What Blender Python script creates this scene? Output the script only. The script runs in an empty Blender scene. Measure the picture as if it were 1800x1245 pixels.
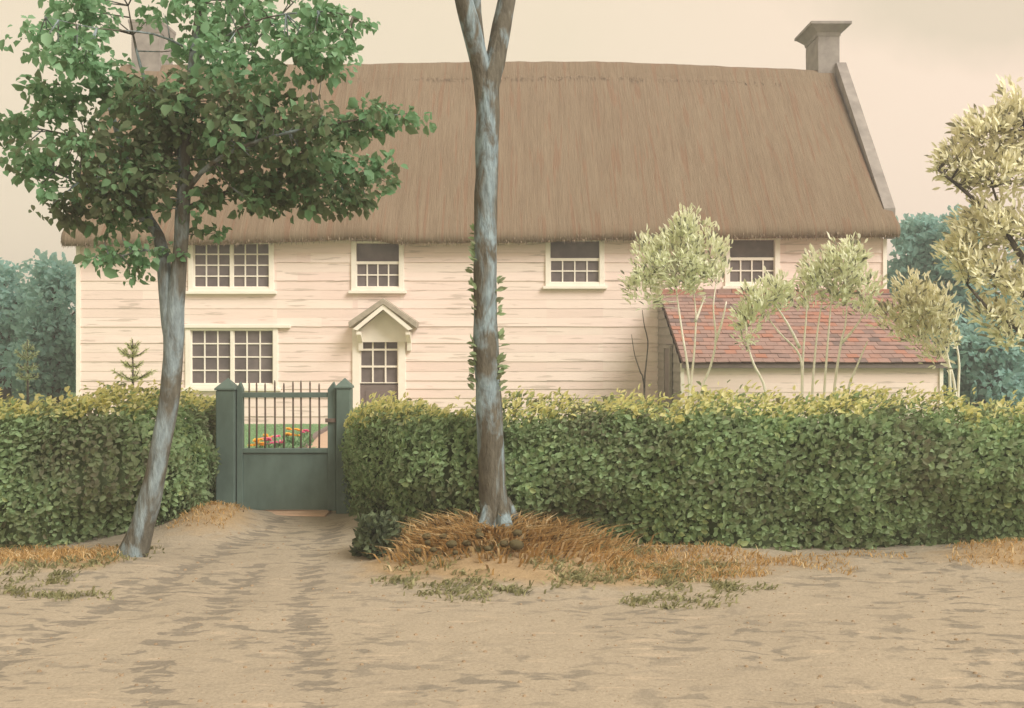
import bpy, math, random
import numpy as np
from mathutils import Vector, noise as mnoise

random.seed(7)
RNG = np.random.default_rng(11)
SC = bpy.context.scene
COL = SC.collection
F, CX, HY, EYE = 1900.0, 900.0, 595.0, 2.0      # focal length in px of an 1800 px wide frame, centre, horizon row, eye height

def P(px, py, d):
    """a point d metres in front of the viewer"""
    return Vector(((px - CX) / F * d, d, EYE - (py - HY) / F * d))
def X(px, d): return (px - CX) / F * d
def Z(py, d): return EYE - (py - HY) / F * d
def lin(c):
    c /= 255.0
    return c / 12.92 if c <= 0.04045 else ((c + 0.055) / 1.055) ** 2.4
def rgb(r, g, b, k=1.0): return (lin(r) * k, lin(g) * k, lin(b) * k, 1.0)
def sm(a, b, x):
    t = min(1.0, max(0.0, (x - a) / (b - a)))
    return t * t * (3 - 2 * t)
def nz(x, y, z=0.0): return mnoise.noise(Vector((x, y, z)))

# ------------------------------------------------------------------ objects
ROOT = {}
def empty(name, loc, label, cat, group=None):
    o = bpy.data.objects.new(name, None)
    o.empty_display_size = 0.2
    COL.objects.link(o)
    o.location = loc
    ROOT[o] = Vector(loc)
    tag(o, label, cat, group)
    return o
def tag(o, label=None, cat=None, group=None, kind=None):
    for k, v in (('label', label), ('category', cat), ('group', group), ('kind', kind)):
        if v: o[k] = v
    return o
def link(name, me, mat, parent=None, loc=None):
    o = bpy.data.objects.new(name, me)
    COL.objects.link(o)
    if mat is not None: me.materials.append(mat)
    if parent is not None:
        o.parent = parent
        off = ROOT[parent]; ROOT[o] = off
    else:
        off = Vector(loc) if loc is not None else Vector((0, 0, 0))
        o.location = off; ROOT[o] = off
    n = len(me.vertices)
    if n and off.length > 0:
        a = np.empty(n * 3, dtype=np.float32); me.vertices.foreach_get('co', a)
        a = a.reshape(-1, 3) - np.array(off, dtype=np.float32)
        me.vertices.foreach_set('co', a.ravel()); me.update()
    return o

class MB:
    def __init__(s): s.v = []; s.f = []; s.t = []
    def add(s, vs, fs, tint=0.5):
        b = len(s.v); s.v += [tuple(v) for v in vs]
        for f in fs: s.f.append(tuple(b + i for i in f)); s.t.append(tint)
    def box(s, x0, x1, y0, y1, z0, z1, tint=0.5):
        s.add([(x0,y0,z0),(x1,y0,z0),(x1,y1,z0),(x0,y1,z0),(x0,y0,z1),(x1,y0,z1),(x1,y1,z1),(x0,y1,z1)],
              [(0,3,2,1),(4,5,6,7),(0,1,5,4),(1,2,6,5),(2,3,7,6),(3,0,4,7)], tint)
    def prism(s, poly, y0, y1, tint=0.5):
        """poly in XZ, extruded along Y"""
        n = len(poly)
        s.add([(x, y0, z) for x, z in poly] + [(x, y1, z) for x, z in poly],
              [tuple(range(n)), tuple(range(2*n-1, n-1, -1))] + [(i, n+i, n+(i+1) % n, (i+1) % n) for i in range(n)], tint)
    def prism_x(s, poly, x0, x1, tint=0.5):
        """poly in YZ, extruded along X"""
        n = len(poly)
        s.add([(x0, y, z) for y, z in poly] + [(x1, y, z) for y, z in poly],
              [tuple(range(n)), tuple(range(2*n-1, n-1, -1))] + [(i, n+i, n+(i+1) % n, (i+1) % n) for i in range(n)], tint)
    def tube(s, pts, rad, seg=10, rough=0.0, cap=True, tint=0.5, f=3.0):
        pts = [Vector(p) for p in pts]; n = len(pts); b = len(s.v)
        ref = Vector((0.13, 1, 0.07)).normalized()
        for i, p in enumerate(pts):
            t = (pts[min(i+1, n-1)] - pts[max(i-1, 0)]).normalized()
            u = t.cross(ref)
            if u.length < 1e-3: u = t.cross(Vector((1, 0, 0)))
            u.normalize(); w = t.cross(u)
            for k in range(seg):
                a = 2 * math.pi * k / seg
                dirv = u * math.cos(a) + w * math.sin(a)
                r = rad[i]
                if rough: r *= 1 + rough * nz(p.x*f + dirv.x, p.y*f + dirv.y, p.z*f + dirv.z)
                s.v.append(tuple(p + dirv * r))
        for i in range(n - 1):
            for k in range(seg):
                s.f.append((b+i*seg+k, b+i*seg+(k+1) % seg, b+(i+1)*seg+(k+1) % seg, b+(i+1)*seg+k)); s.t.append(tint)
        if cap:
            s.f.append(tuple(b+k for k in range(seg-1, -1, -1))); s.t.append(tint)
            s.f.append(tuple(b+(n-1)*seg+k for k in range(seg))); s.t.append(tint)
    def build(s, name, mat, parent=None, loc=None, smooth=False, bevel=0.0):
        me = bpy.data.meshes.new(name)
        me.from_pydata(s.v, [], s.f)
        a = me.attributes.new('tint', 'FLOAT', 'FACE'); a.data.foreach_set('value', s.t)
        if smooth: me.polygons.foreach_set('use_smooth', [True] * len(s.f))
        o = link(name, me, mat, parent, loc)
        if bevel:
            m = o.modifiers.new('bevel', 'BEVEL'); m.width = bevel; m.segments = 2; m.limit_method = 'ANGLE'
        return o

def spline(pts, rad, step=0.12):
    """Catmull-Rom through the given joints"""
    pts = [Vector(p) for p in pts]; out, ro = [], []
    for i in range(len(pts) - 1):
        p0 = pts[max(i-1, 0)]; p1 = pts[i]; p2 = pts[i+1]; p3 = pts[min(i+2, len(pts)-1)]
        n = max(2, int((p2 - p1).length / step))
        for k in range(n):
            t = k / n
            out.append(0.5 * ((2*p1) + (p2-p0)*t + (2*p0-5*p1+4*p2-p3)*t*t + (3*p1-p0-3*p2+p3)*t**3))
            ro.append(rad[i] + (rad[i+1]-rad[i]) * t)
    out.append(pts[-1]); ro.append(rad[-1])
    return out, ro

def unit(a): return a / np.maximum(np.linalg.norm(a, axis=1, keepdims=True), 1e-6)

def leaves(name, pts, axis, nrm, size, tint, mat, parent=None, loc=None, aspect=0.55, fold=0.25):
    """many small folded leaves as one mesh"""
    pts = np.asarray(pts, dtype=np.float64); n = len(pts)
    d = unit(np.asarray(axis)); nn = unit(np.asarray(nrm))
    sd = unit(np.cross(d, nn)); up = unit(np.cross(sd, d))
    size = np.broadcast_to(np.asarray(size, dtype=np.float64), (n,))[:, None]
    w = size * aspect
    prof = [(0, 0, 0), (.42, .28, 1), (.46, .66, 1), (0, 1.0, 0), (-.46, .66, 1), (-.42, .28, 1)]
    vs = np.empty((n, 6, 3))
    for k, (a, b, c) in enumerate(prof):
        vs[:, k] = pts + sd * w * a + d * size * b + up * (w * fold * c) - up * size * (0.18 * b * b)
    idx = (np.arange(n) * 6)[:, None]
    faces = np.concatenate([idx + np.array([0, 1, 2, 3]), idx + np.array([0, 3, 4, 5])], axis=1).reshape(-1)
    me = bpy.data.meshes.new(name)
    me.vertices.add(n * 6); me.vertices.foreach_set('co', vs.astype(np.float32).ravel())
    me.loops.add(n * 8); me.loops.foreach_set('vertex_index', faces.astype(np.int32))
    me.polygons.add(n * 2)
    me.polygons.foreach_set('loop_start', np.arange(0, n * 8, 4, dtype=np.int32))
    me.update(calc_edges=True)
    a = me.attributes.new('tint', 'FLOAT', 'FACE')
    a.data.foreach_set('value', np.repeat(np.asarray(tint, dtype=np.float32), 2))
    return link(name, me, mat, parent, loc)

def blades(name, pts, lean, length, width, tint, mat, parent=None, loc=None):
    """curved grass blades as one mesh; lean = horizontal direction * amount"""
    pts = np.asarray(pts, dtype=np.float64); n = len(pts)
    lean = np.asarray(lean); L = np.asarray(length)[:, None]; w = np.asarray(width)[:, None]
    up = np.array([[0, 0, 1.0]])
    ang = RNG.uniform(0, 2*np.pi, n)
    side = np.stack([np.cos(ang), np.sin(ang), np.zeros(n)], 1)
    vs = np.empty((n, 5, 3))
    def c(t): return pts + L * t * (up * (1 - .38*t) + lean * t)
    vs[:, 0] = pts - side*w*.5; vs[:, 1] = pts + side*w*.5
    m = c(.55); vs[:, 2] = m + side*w*.42; vs[:, 3] = m - side*w*.42; vs[:, 4] = c(1.0)
    b = (np.arange(n) * 5)[:, None]
    li = np.concatenate([b+0, b+1, b+2, b+3, b+3, b+2, b+4], axis=1).reshape(-1)
    me = bpy.data.meshes.new(name)
    me.vertices.add(n*5); me.vertices.foreach_set('co', vs.astype(np.float32).ravel())
    me.loops.add(n*7); me.loops.foreach_set('vertex_index', li.astype(np.int32))
    ls = np.stack([np.arange(n)*7, np.arange(n)*7+4], 1).reshape(-1).astype(np.int32)
    me.polygons.add(n*2); me.polygons.foreach_set('loop_start', ls)
    me.update(calc_edges=True)
    a = me.attributes.new('tint', 'FLOAT', 'FACE'); a.data.foreach_set('value', np.repeat(np.asarray(tint, dtype=np.float32), 2))
    return link(name, me, mat, parent, loc)

def blob(c, r, n, power=0.45, dirs=None):
    """n points inside an ellipsoid, denser towards its outside"""
    v = unit(RNG.normal(size=(n, 3)))
    k = RNG.uniform(0.05, 1, n) ** power
    return np.array(c)[None] + v * k[:, None] * np.array(r)[None], v

# ------------------------------------------------------------------ materials
def new_mat(name):
    m = bpy.data.materials.new(name); m.use_nodes = True
    nt = m.node_tree
    return m, nt, nt.nodes['Principled BSDF'], nt.nodes['Material Output']
def N(nt, kind, **kw):
    n = nt.nodes.new(kind)
    for k, v in kw.items(): setattr(n, k, v)
    return n
def ramp(nt, fac, stops, interp='LINEAR'):
    r = N(nt, 'ShaderNodeValToRGB'); e = r.color_ramp; e.interpolation = interp
    while len(e.elements) < len(stops): e.elements.new(0.5)
    for el, (p, c) in zip(e.elements, stops):
        el.position = p; el.color = c if len(c) == 4 else (*c, 1)
    nt.links.new(fac, r.inputs['Fac']); return r.outputs['Color']
def coords(nt, scale=(1, 1, 1), rot=(0, 0, 0)):
    t = N(nt, 'ShaderNodeTexCoord'); m = N(nt, 'ShaderNodeMapping')
    m.inputs['Scale'].default_value = scale; m.inputs['Rotation'].default_value = rot
    nt.links.new(t.outputs['Object'], m.inputs['Vector']); return m.outputs['Vector']
def noise(nt, vec, scale, detail=4, rough=0.55, dist=0.0):
    n = N(nt, 'ShaderNodeTexNoise'); n.inputs['Scale'].default_value = scale
    n.inputs['Detail'].default_value = detail; n.inputs['Roughness'].default_value = rough; n.inputs['Distortion'].default_value = dist
    nt.links.new(vec, n.inputs['Vector']); return n.outputs['Fac']
def mix(nt, fac, a, b, mode='MIX'):
    m = N(nt, 'ShaderNodeMix', data_type='RGBA', blend_type=mode)
    for i, v in ((0, fac), (6, a), (7, b)):
        if hasattr(v, 'links'): nt.links.new(v, m.inputs[i])
        else: m.inputs[i].default_value = v
    return m.outputs[2]
def bump(nt, h, strength, dist, bsdf):
    b = N(nt, 'ShaderNodeBump'); b.inputs['Strength'].default_value = strength; b.inputs['Distance'].default_value = dist
    nt.links.new(h, b.inputs['Height']); nt.links.new(b.outputs['Normal'], bsdf.inputs['Normal'])
def math_(nt, op, a, b=0.0):
    m = N(nt, 'ShaderNodeMath', operation=op)
    for i, v in ((0, a), (1, b)):
        if hasattr(v, 'links'): nt.links.new(v, m.inputs[i])
        else: m.inputs[i].default_value = v
    return m.outputs[0]
def attr(nt, name):
    a = N(nt, 'ShaderNodeAttribute'); a.attribute_name = name; return a.outputs['Fac']

def leaf_mat(name, stops, trans=0.3):
    m, nt, bs, out = new_mat(name)
    col = ramp(nt, attr(nt, 'tint'), stops)
    n = noise(nt, coords(nt), 9.0, 2)
    col = mix(nt, 0.18, col, mix(nt, n, rgb(70, 76, 66), rgb(255, 255, 240)), 'OVERLAY')
    nt.links.new(col, bs.inputs['Base Color']); bs.inputs['Roughness'].default_value = 0.75
    bs.inputs['Specular IOR Level'].default_value = 0.2
    if trans:
        tr = N(nt, 'ShaderNodeBsdfTranslucent'); nt.links.new(col, tr.inputs['Color'])
        mx = N(nt, 'ShaderNodeMixShader'); mx.inputs[0].default_value = trans
        nt.links.new(bs.outputs[0], mx.inputs[1]); nt.links.new(tr.outputs[0], mx.inputs[2])
        nt.links.new(mx.outputs[0], out.inputs['Surface'])
    return m
def plain(name, col, rough=0.7, vary=0.25, scale=6.0, bmp=0.15, dist=0.01, spec=0.3, stretch=(1, 1, 1)):
    m, nt, bs, out = new_mat(name)
    v = coords(nt, stretch); n = noise(nt, v, scale, 6, 0.6); n2 = noise(nt, v, scale * 7, 3, 0.6)
    d = tuple(c * (1 - vary) for c in col[:3]) + (1,); l = tuple(min(1, c * (1 + vary)) for c in col[:3]) + (1,)
    c = ramp(nt, n, [(0.3, d), (0.7, l)])
    nt.links.new(c, bs.inputs['Base Color']); bs.inputs['Roughness'].default_value = rough; bs.inputs['Specular IOR Level'].default_value = spec
    bump(nt, math_(nt, 'ADD', n, math_(nt, 'MULTIPLY', n2, 0.5)), bmp, dist, bs)
    return m

def bark_mat(name, pale, dark, thr=0.5, spot=2.2):
    m, nt, bs, out = new_mat(name)
    v = coords(nt, (1, 1, .38)); a = noise(nt, v, spot * 2, 5, .6, .6); b = noise(nt, coords(nt, (1, 1, .25)), 26, 4, .65)
    c = ramp(nt, a, [(thr - .07, dark), (thr + .03, tuple(x * .8 + y * .2 for x, y in zip(pale, dark))), (thr + .16, pale)])
    c = mix(nt, .45, c, ramp(nt, b, [(.3, (.12, .12, .12, 1)), (.7, (.85, .85, .85, 1))]), 'OVERLAY')
    nt.links.new(c, bs.inputs['Base Color']); bs.inputs['Roughness'].default_value = .9; bs.inputs['Specular IOR Level'].default_value = .15
    bump(nt, math_(nt, 'ADD', b, a), .8, .03, bs)
    return m

M = {}
def board_mat():
    m, nt, bs, out = new_mat('painted_weatherboard')
    t = attr(nt, 'tint')
    c = ramp(nt, t, [(0, rgb(236, 213, 202)), (.5, rgb(241, 220, 209)), (1, rgb(243, 225, 213))])
    n = noise(nt, coords(nt, (.35, 1, 5)), 3.0, 6, .6)
    c = mix(nt, ramp(nt, n, [(.50, (0, 0, 0, 1)), (.74, (.45, .45, .45, 1))]), c, rgb(214, 194, 182))
    # weather stains: long thin grey streaks along the laps
    st = noise(nt, coords(nt, (.55, .1, 7.5)), 1.9, 3, .5)
    c = mix(nt, ramp(nt, st, [(.60, (0, 0, 0, 1)), (.64, (.6, .6, .6, 1))]), c, rgb(186, 170, 156))
    nt.links.new(c, bs.inputs['Base Color']); bs.inputs['Roughness'].default_value = .75; bs.inputs['Specular IOR Level'].default_value = .2
    bump(nt, noise(nt, coords(nt, (1, 1, 12)), 8, 4), .12, .01, bs)
    return m
M['board'] = board_mat()
M['trim'] = plain('cream_painted_trim', rgb(243, 234, 220), .6, .05, 4, .1)
M['hood_slate'] = plain('grey_hood_covering', rgb(176, 165, 148, .9), .8, .2, 9, .3)
M['stone'] = plain('grey_rendered_masonry', rgb(176, 168, 160, .68), .9, .22, 3.5, .4, .02)
M['shed_wall'] = plain('shed_side_boards', rgb(180, 170, 160, .7), .85, .12, 3, .2, stretch=(1, 1, 6))

def glass_mat():
    m, nt, bs, out = new_mat('old_window_glass')
    n = noise(nt, coords(nt), 2.4, 3)
    c = ramp(nt, n, [(.3, rgb(92, 84, 84)), (.7, rgb(122, 112, 110))])
    nt.links.new(c, bs.inputs['Base Color']); bs.inputs['Roughness'].default_value = .22; bs.inputs['Specular IOR Level'].default_value = .35
    bump(nt, noise(nt, coords(nt), 5, 2), .15, .01, bs)
    return m
M['glass'] = glass_mat()
M['dark_panel'] = plain('dark_brown_panel', rgb(120, 108, 104), .6, .15, 5, .15)
M['green_paint'] = plain('dark_green_paint', rgb(98, 115, 107), .6, .22, 5, .18, .006, .35, (1, 1, .5))
M['iron'] = plain('dark_iron', rgb(116, 102, 92), .7, .2, 12, .2)

def thatch_mat():
    m, nt, bs, out = new_mat('brown_thatch')
    fine = noise(nt, coords(nt, (30, 1.1, 1.1)), 1.6, 5, .7)
    mid = noise(nt, coords(nt, (6, .35, .35)), 1.5, 4, .6, .2)
    st = noise(nt, coords(nt, (8.5, .5, .5)), 1.15, 2, .4, .2)
    big = noise(nt, coords(nt), .45, 4, .6)
    c = ramp(nt, big, [(.3, rgb(140, 121, 100, .8)), (.7, rgb(151, 134, 112, .8))])
    c = mix(nt, .5, c, ramp(nt, mid, [(.3, rgb(134, 114, 93, .8)), (.7, rgb(155, 138, 115, .8))]))
    c = mix(nt, ramp(nt, st, [(.57, (0, 0, 0, 1)), (.62, (.7, .7, .7, 1))]), c, rgb(142, 114, 92, .84))
    c = mix(nt, .28, c, ramp(nt, fine, [(.3, (.2, .2, .2, 1)), (.7, (.75, .75, .75, 1))]), 'OVERLAY')
    nt.links.new(c, bs.inputs['Base Color']); bs.inputs['Roughness'].default_value = .95; bs.inputs['Specular IOR Level'].default_value = .08
    bump(nt, math_(nt, 'ADD', fine, math_(nt, 'MULTIPLY', mid, .8)), .6, .05, bs)
    return m
M['thatch'] = thatch_mat()
def tile_mat():
    m, nt, bs, out = new_mat('clay_roof_tile')
    c = ramp(nt, attr(nt, 'tint'), [(0, rgb(112, 98, 94)), (.12, rgb(138, 115, 108)), (.45, rgb(153, 126, 117)), (.75, rgb(158, 127, 116)), (.86, rgb(162, 121, 106)), (1, rgb(168, 117, 97))])
    n = noise(nt, coords(nt), 5, 5, .6)
    c = mix(nt, .3, c, ramp(nt, n, [(.25, (.3, .3, .3, 1)), (.75, (.75, .75, .75, 1))]), 'OVERLAY')
    nt.links.new(c, bs.inputs['Base Color']); bs.inputs['Roughness'].default_value = .85
    bump(nt, n, .3, .01, bs); return m
M['tile'] = tile_mat()

def ground_mat():
    m, nt, bs, out = new_mat('bare_earth_road')
    big = noise(nt, coords(nt), .5, 5, .6)
    c = ramp(nt, big, [(.3, rgb(180, 167, 146, .75)), (.7, rgb(194, 180, 157, .75))])
    # damp darker patches, drawn out along the track
    pv = coords(nt, (1.9, 3.6, 1), (0, 0, .16))
    patch = noise(nt, pv, 2.3, 2.5, .5, .5)
    where = noise(nt, coords(nt), .75, 2, .5)
    pm = math_(nt, 'MULTIPLY', ramp(nt, patch, [(.52, (0, 0, 0, 1)), (.60, (1, 1, 1, 1))]), ramp(nt, where, [(.42, (.12, .12, .12, 1)), (.56, (.95, .95, .95, 1))]))
    c = mix(nt, pm, c, rgb(155, 146, 130, .72))
    rut = attr(nt, 'rut')
    p2 = noise(nt, coords(nt, (1.9, 4.2, 1), (0, 0, -.35)), 2.1, 3, .55, .7)
    rm = ramp(nt, math_(nt, 'ADD', math_(nt, 'MULTIPLY', rut, .24), p2), [(.69, (0, 0, 0, 1)), (.73, (.85, .85, .85, 1))])
    c = mix(nt, rm, c, rgb(151, 142, 127, .71))
    pale = noise(nt, coords(nt, (.8, 4, 1)), 2.3, 3)
    c = mix(nt, ramp(nt, pale, [(.62, (0, 0, 0, 1)), (.67, (.5, .5, .5, 1))]), c, rgb(212, 193, 167, .78))
    v = attr(nt, 'verge'); n3 = noise(nt, coords(nt), 5, 4, .6)
    vm = ramp(nt, math_(nt, 'ADD', v, math_(nt, 'MULTIPLY', math_(nt, 'SUBTRACT', n3, .5), .7)), [(.3, (0, 0, 0, 1)), (.75, (1, 1, 1, 1))])
    c = mix(nt, vm, c, ramp(nt, n3, [(.3, rgb(172, 147, 112, .74)), (.7, rgb(194, 169, 132, .76))]))
    gr = attr(nt, 'grass')
    c = mix(nt, gr, c, ramp(nt, n3, [(.3, rgb(112, 140, 92, .75)), (.7, rgb(150, 172, 120, .75))]))
    fine = noise(nt, coords(nt), 45, 4, .7); f2 = noise(nt, coords(nt), 9, 5, .65)
    c = mix(nt, .4, c, ramp(nt, fine, [(.25, (.25, .25, .25, 1)), (.75, (.72, .72, .72, 1))]), 'OVERLAY')
    nt.links.new(c, bs.inputs['Base Color']); bs.inputs['Roughness'].default_value = .97; bs.inputs['Specular IOR Level'].default_value = .08
    bump(nt, math_(nt, 'ADD', math_(nt, 'MULTIPLY', fine, .35), f2), .5, .03, bs)
    return m
M['ground'] = ground_mat()
M['lawn'] = plain('mown_lawn', rgb(140, 172, 122, .7), .95, .2, 5, .3, .02, .1)
M['pink_path'] = plain('pinkish_gravel_path', rgb(232, 200, 172, .7), .95, .1, 14, .3, .01, .1)
M['pink_stone'] = plain('pinkish_stone', rgb(226, 190, 160, .8), .9, .12, 9, .3, .01, .1)
M['bark_sycamore'] = bark_mat('blotched_grey_bark', rgb(150, 170, 176, .85), rgb(98, 94, 82), .55)
M['bark_grey'] = bark_mat('pale_grey_bark', rgb(150, 166, 170, .85), rgb(100, 97, 86), .53, 1.6)
M['bark_pale'] = bark_mat('cream_young_bark', rgb(250, 243, 226), rgb(206, 198, 180), .36, 3)
M['bark_dark'] = bark_mat('dark_bark', rgb(98, 92, 82), rgb(60, 56, 50), .5, 3)
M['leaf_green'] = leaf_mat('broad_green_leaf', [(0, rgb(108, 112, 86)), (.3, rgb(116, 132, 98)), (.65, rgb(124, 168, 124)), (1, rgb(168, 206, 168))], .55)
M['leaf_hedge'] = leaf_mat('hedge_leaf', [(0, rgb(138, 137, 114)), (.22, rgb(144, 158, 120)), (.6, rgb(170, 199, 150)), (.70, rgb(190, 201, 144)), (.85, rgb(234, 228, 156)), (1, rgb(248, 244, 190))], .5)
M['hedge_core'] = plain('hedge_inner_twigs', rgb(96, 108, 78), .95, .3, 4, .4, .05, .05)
M['leaf_pale'] = leaf_mat('pale_willow_leaf', [(0, rgb(140, 142, 124)), (.18, rgb(190, 194, 160)), (.4, rgb(242, 246, 212)), (1, rgb(252, 253, 232))], .7)
M['leaf_cream'] = leaf_mat('cream_blossom_leaf', [(0, rgb(146, 144, 122)), (.18, rgb(204, 199, 162)), (.4, rgb(246, 242, 209)), (1, rgb(252, 249, 226))], .7)
M['leaf_teal'] = leaf_mat('blue_green_leaf', [(0, rgb(148, 186, 180)), (.5, rgb(158, 196, 188)), (1, rgb(174, 208, 200))], .6)
M['leaf_shade'] = leaf_mat('shaded_foot_leaf', [(0, rgb(74, 84, 66)), (1, rgb(112, 124, 92))], .3)  # dark leaf colour carrying the shade at the hedge foot
M['dry_grass'] = leaf_mat('dry_grass_blade', [(0, rgb(116, 100, 76)), (.3, rgb(186, 152, 102)), (.7, rgb(216, 180, 124)), (1, rgb(236, 218, 178))], .45)
M['green_grass'] = leaf_mat('olive_grass_blade', [(0, rgb(128, 128, 98)), (.5, rgb(158, 158, 118)), (1, rgb(186, 182, 138))], .45)
M['needle'] = leaf_mat('olive_spruce_needle', [(0, rgb(196, 204, 150)), (1, rgb(226, 230, 180))], .5)
M['needle_dark'] = leaf_mat('dark_spruce_needle', [(0, rgb(170, 182, 146)), (1, rgb(200, 210, 172))], .5)
M['petal_orange'] = leaf_mat('orange_petal', [(0, rgb(250, 186, 70)), (1, rgb(254, 212, 110))], .2)
M['petal_pink'] = leaf_mat('magenta_petal', [(0, rgb(228, 108, 152)), (1, rgb(244, 150, 184))], .2)
M['stone_dark'] = plain('dark_mossy_stone', rgb(92, 84, 60), .95, .3, 14, .5, .02, .1)

# ------------------------------------------------------------------ ground
MOUND = [(-.12, 9.75, 1.0, .75, .24), (-3.9, 9.4, 1.3, .5, .07), (-3.2, 11.5, .42, .75, .22), (-1.5, 11.5, .30, .7, .15), (4.6, 9.85, .8, .45, .15), (1.75, 9.9, .6, .35, .09), (3.0, 9.75, .35, .3, .03)]
def gz(x, d):
    z = .0
    if d < 12.6:
        for (mx, md, rx, rd, h) in MOUND:
            z += h * math.exp(-((x - mx) / rx) ** 2 - ((d - md) / rd) ** 2)
        k = sm(12.5, 11.5, d)
        z += k * (.02 * nz(x * .8, d * .8) + .012 * nz(x * 2.7, d * 2.7, 3))
        z -= .012 * k * rutf(x, d)
    return z
RUTS = [[(-2.5, 12), (-2.75, 9.6), (-2.95, 8.2), (-3.2, 7.0), (-3.1, 5.6), (-3.0, 4)], [(-1.85, 11.5), (-1.75, 9.2), (-1.55, 8.0), (-1.3, 6.8), (-1.0, 5.8), (-.8, 4)],
        [(-2.2, 9.5), (-2.2, 8.1), (-2.3, 6.9), (-1.95, 5.9), (-1.8, 4)]]
def seg_d(x, y, a, b):
    vx, vy = b[0]-a[0], b[1]-a[1]; t = max(0, min(1, ((x-a[0])*vx+(y-a[1])*vy)/(vx*vx+vy*vy)))
    return math.hypot(x-a[0]-t*vx, y-a[1]-t*vy)
def rutf(x, d):
    if d > 12 or x < -4.6 or x > .4: return 0
    m = min(seg_d(x, d, r[i], r[i+1]) for r in RUTS for i in range(len(r)-1))
    return math.exp(-(m / .17) ** 2)
def verge(x, d):
    v = 1.15 * math.exp(-((x + .1) / 1.25) ** 4 - ((d - 9.75) / 1.0) ** 4)
    v += .8 * math.exp(-((x - 1.0) / 1.2) ** 2 - ((d - 9.2) / .55) ** 2)
    v += 1.0 * sm(-3.2, -3.6, x) * math.exp(-((d - 9.7) / .62) ** 4)
    v += .9 * math.exp(-((x + 3.15) / .5) ** 2 - ((d - 11.4) / .8) ** 2)
    v += .75 * sm(3.6, 4.6, x) * math.exp(-((d - 9.6) / .5) ** 2)
    v += .35 * sm(1.0, 2.2, x) * math.exp(-((d - 9.7) / .4) ** 2)
    return min(1, v)
xs = sorted(set([-200, -100, -60, -30, -18, -12, -9, -7.5] + [round(-6.6 + .075 * i, 4) for i in range(177)] + [7.5, 9, 12, 18, 30, 60, 100, 200]))
ds = sorted(set([-40, -8, 0, 2.5, 3.5] + [round(4.2 + .075 * i, 4) for i in range(120)] + [13.5, 15, 18, 22, 28, 40, 70, 120, 200]))
gv, gf, ga, gg, gr_ = [], [], [], [], []
for d in ds:
    for x in xs:
        gv.append((x, d, gz(x, d))); ga.append(verge(x, d) if abs(x) < 9 and 6 < d < 13 else 0)
        gg.append(sm(12.6, 13.4, d)); gr_.append(rutf(x, d))
nx = len(xs)
for j in range(len(ds) - 1):
    for i in range(nx - 1): gf.append((j*nx+i, j*nx+i+1, (j+1)*nx+i+1, (j+1)*nx+i))
me = bpy.data.meshes.new('ground'); me.from_pydata(gv, [], gf)
for nm, arr in (('verge', ga), ('grass', gg), ('rut', gr_)):
    a = me.attributes.new(nm, 'FLOAT', 'POINT'); a.data.foreach_set('value', arr)
me.polygons.foreach_set('use_smooth', [True] * len(gf))
tag(link('ground', me, M['ground']), 'bare tan earth road in front of the hedge', kind='structure')

mb = MB()
for i in range(40):
    for j in range(24):
        x0, x1 = -30 + i*1.5, -28.5 + i*1.5; d0, d1 = 13.2 + j*.5, 13.7 + j*.5
        mb.add([(x0, d0, .02), (x1, d0, .02), (x1, d1, .02), (x0, d1, .02)], [(0, 1, 2, 3)])
tag(mb.build('lawn', M['lawn']), 'green lawn between hedge and house', kind='structure')
mb = MB()
pl = [(-3.25, 12.7), (-3.5, 15), (-3.62, 17.5), (-3.72, 19.5), (-3.95, 22), (-4.0, 24.4)]
pr = [(-1.95, 12.7), (-2.0, 15), (-2.1, 17.5), (-2.2, 19.5), (-2.2, 22), (-2.2, 24.4)]
for i in range(5):
    (a, b), (c, d), (e, f), (g, h) = pl[i], pr[i], pr[i+1], pl[i+1]
    mb.add([(a, b, .03), (c, d, .03), (e, f, .03), (g, h, .03)], [(0, 1, 2, 3)])
tag(mb.build('garden_path', M['pink_path']), 'pinkish path from the gate to the front door', kind='structure')
mb = MB()
for i in range(5):
    (a, b), (g, h) = pl[i], pl[i+1]
    mb.add([(a-.06, b, 0), (a+.03, b, 0), (g+.03, h, 0), (g-.06, h, 0), (a-.06, b, .09), (a+.03, b, .09), (g+.03, h, .09), (g-.06, h, .09)],
           [(4, 5, 6, 7), (0, 1, 5, 4), (1, 2, 6, 5), (3, 0, 4, 7), (2, 3, 7, 6)])
tag(mb.build('path_edging', M['dark_panel']), 'dark board edging along the pinkish garden path', 'edging')

# ------------------------------------------------------------------ house
DF, DR = 25.0, 28.8
HX0, HX1 = X(135, DF), X(1558, DF)
EAVE = [(-12, 430), (110, 431), (400, 428), (540, 423), (640, 418), (690, 427), (900, 425), (1100, 419), (1558, 415), (1800, 414)]
RIDGE = [(0, 119), (210, 118), (640, 117), (900, 113), (1050, 113), (1250, 120), (1465, 130), (1800, 132)]
def tab(t, x):
    for (a, b), (c, d) in zip(t, t[1:]):
        if x <= c: return b + (d - b) * max(0, (x - a) / (c - a))
    return t[-1][1]
house = empty('thatched_house', ((HX0+HX1)/2, DF, 0), 'long two-storey pinkish weatherboarded house under a brown thatched roof', 'house')

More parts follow.
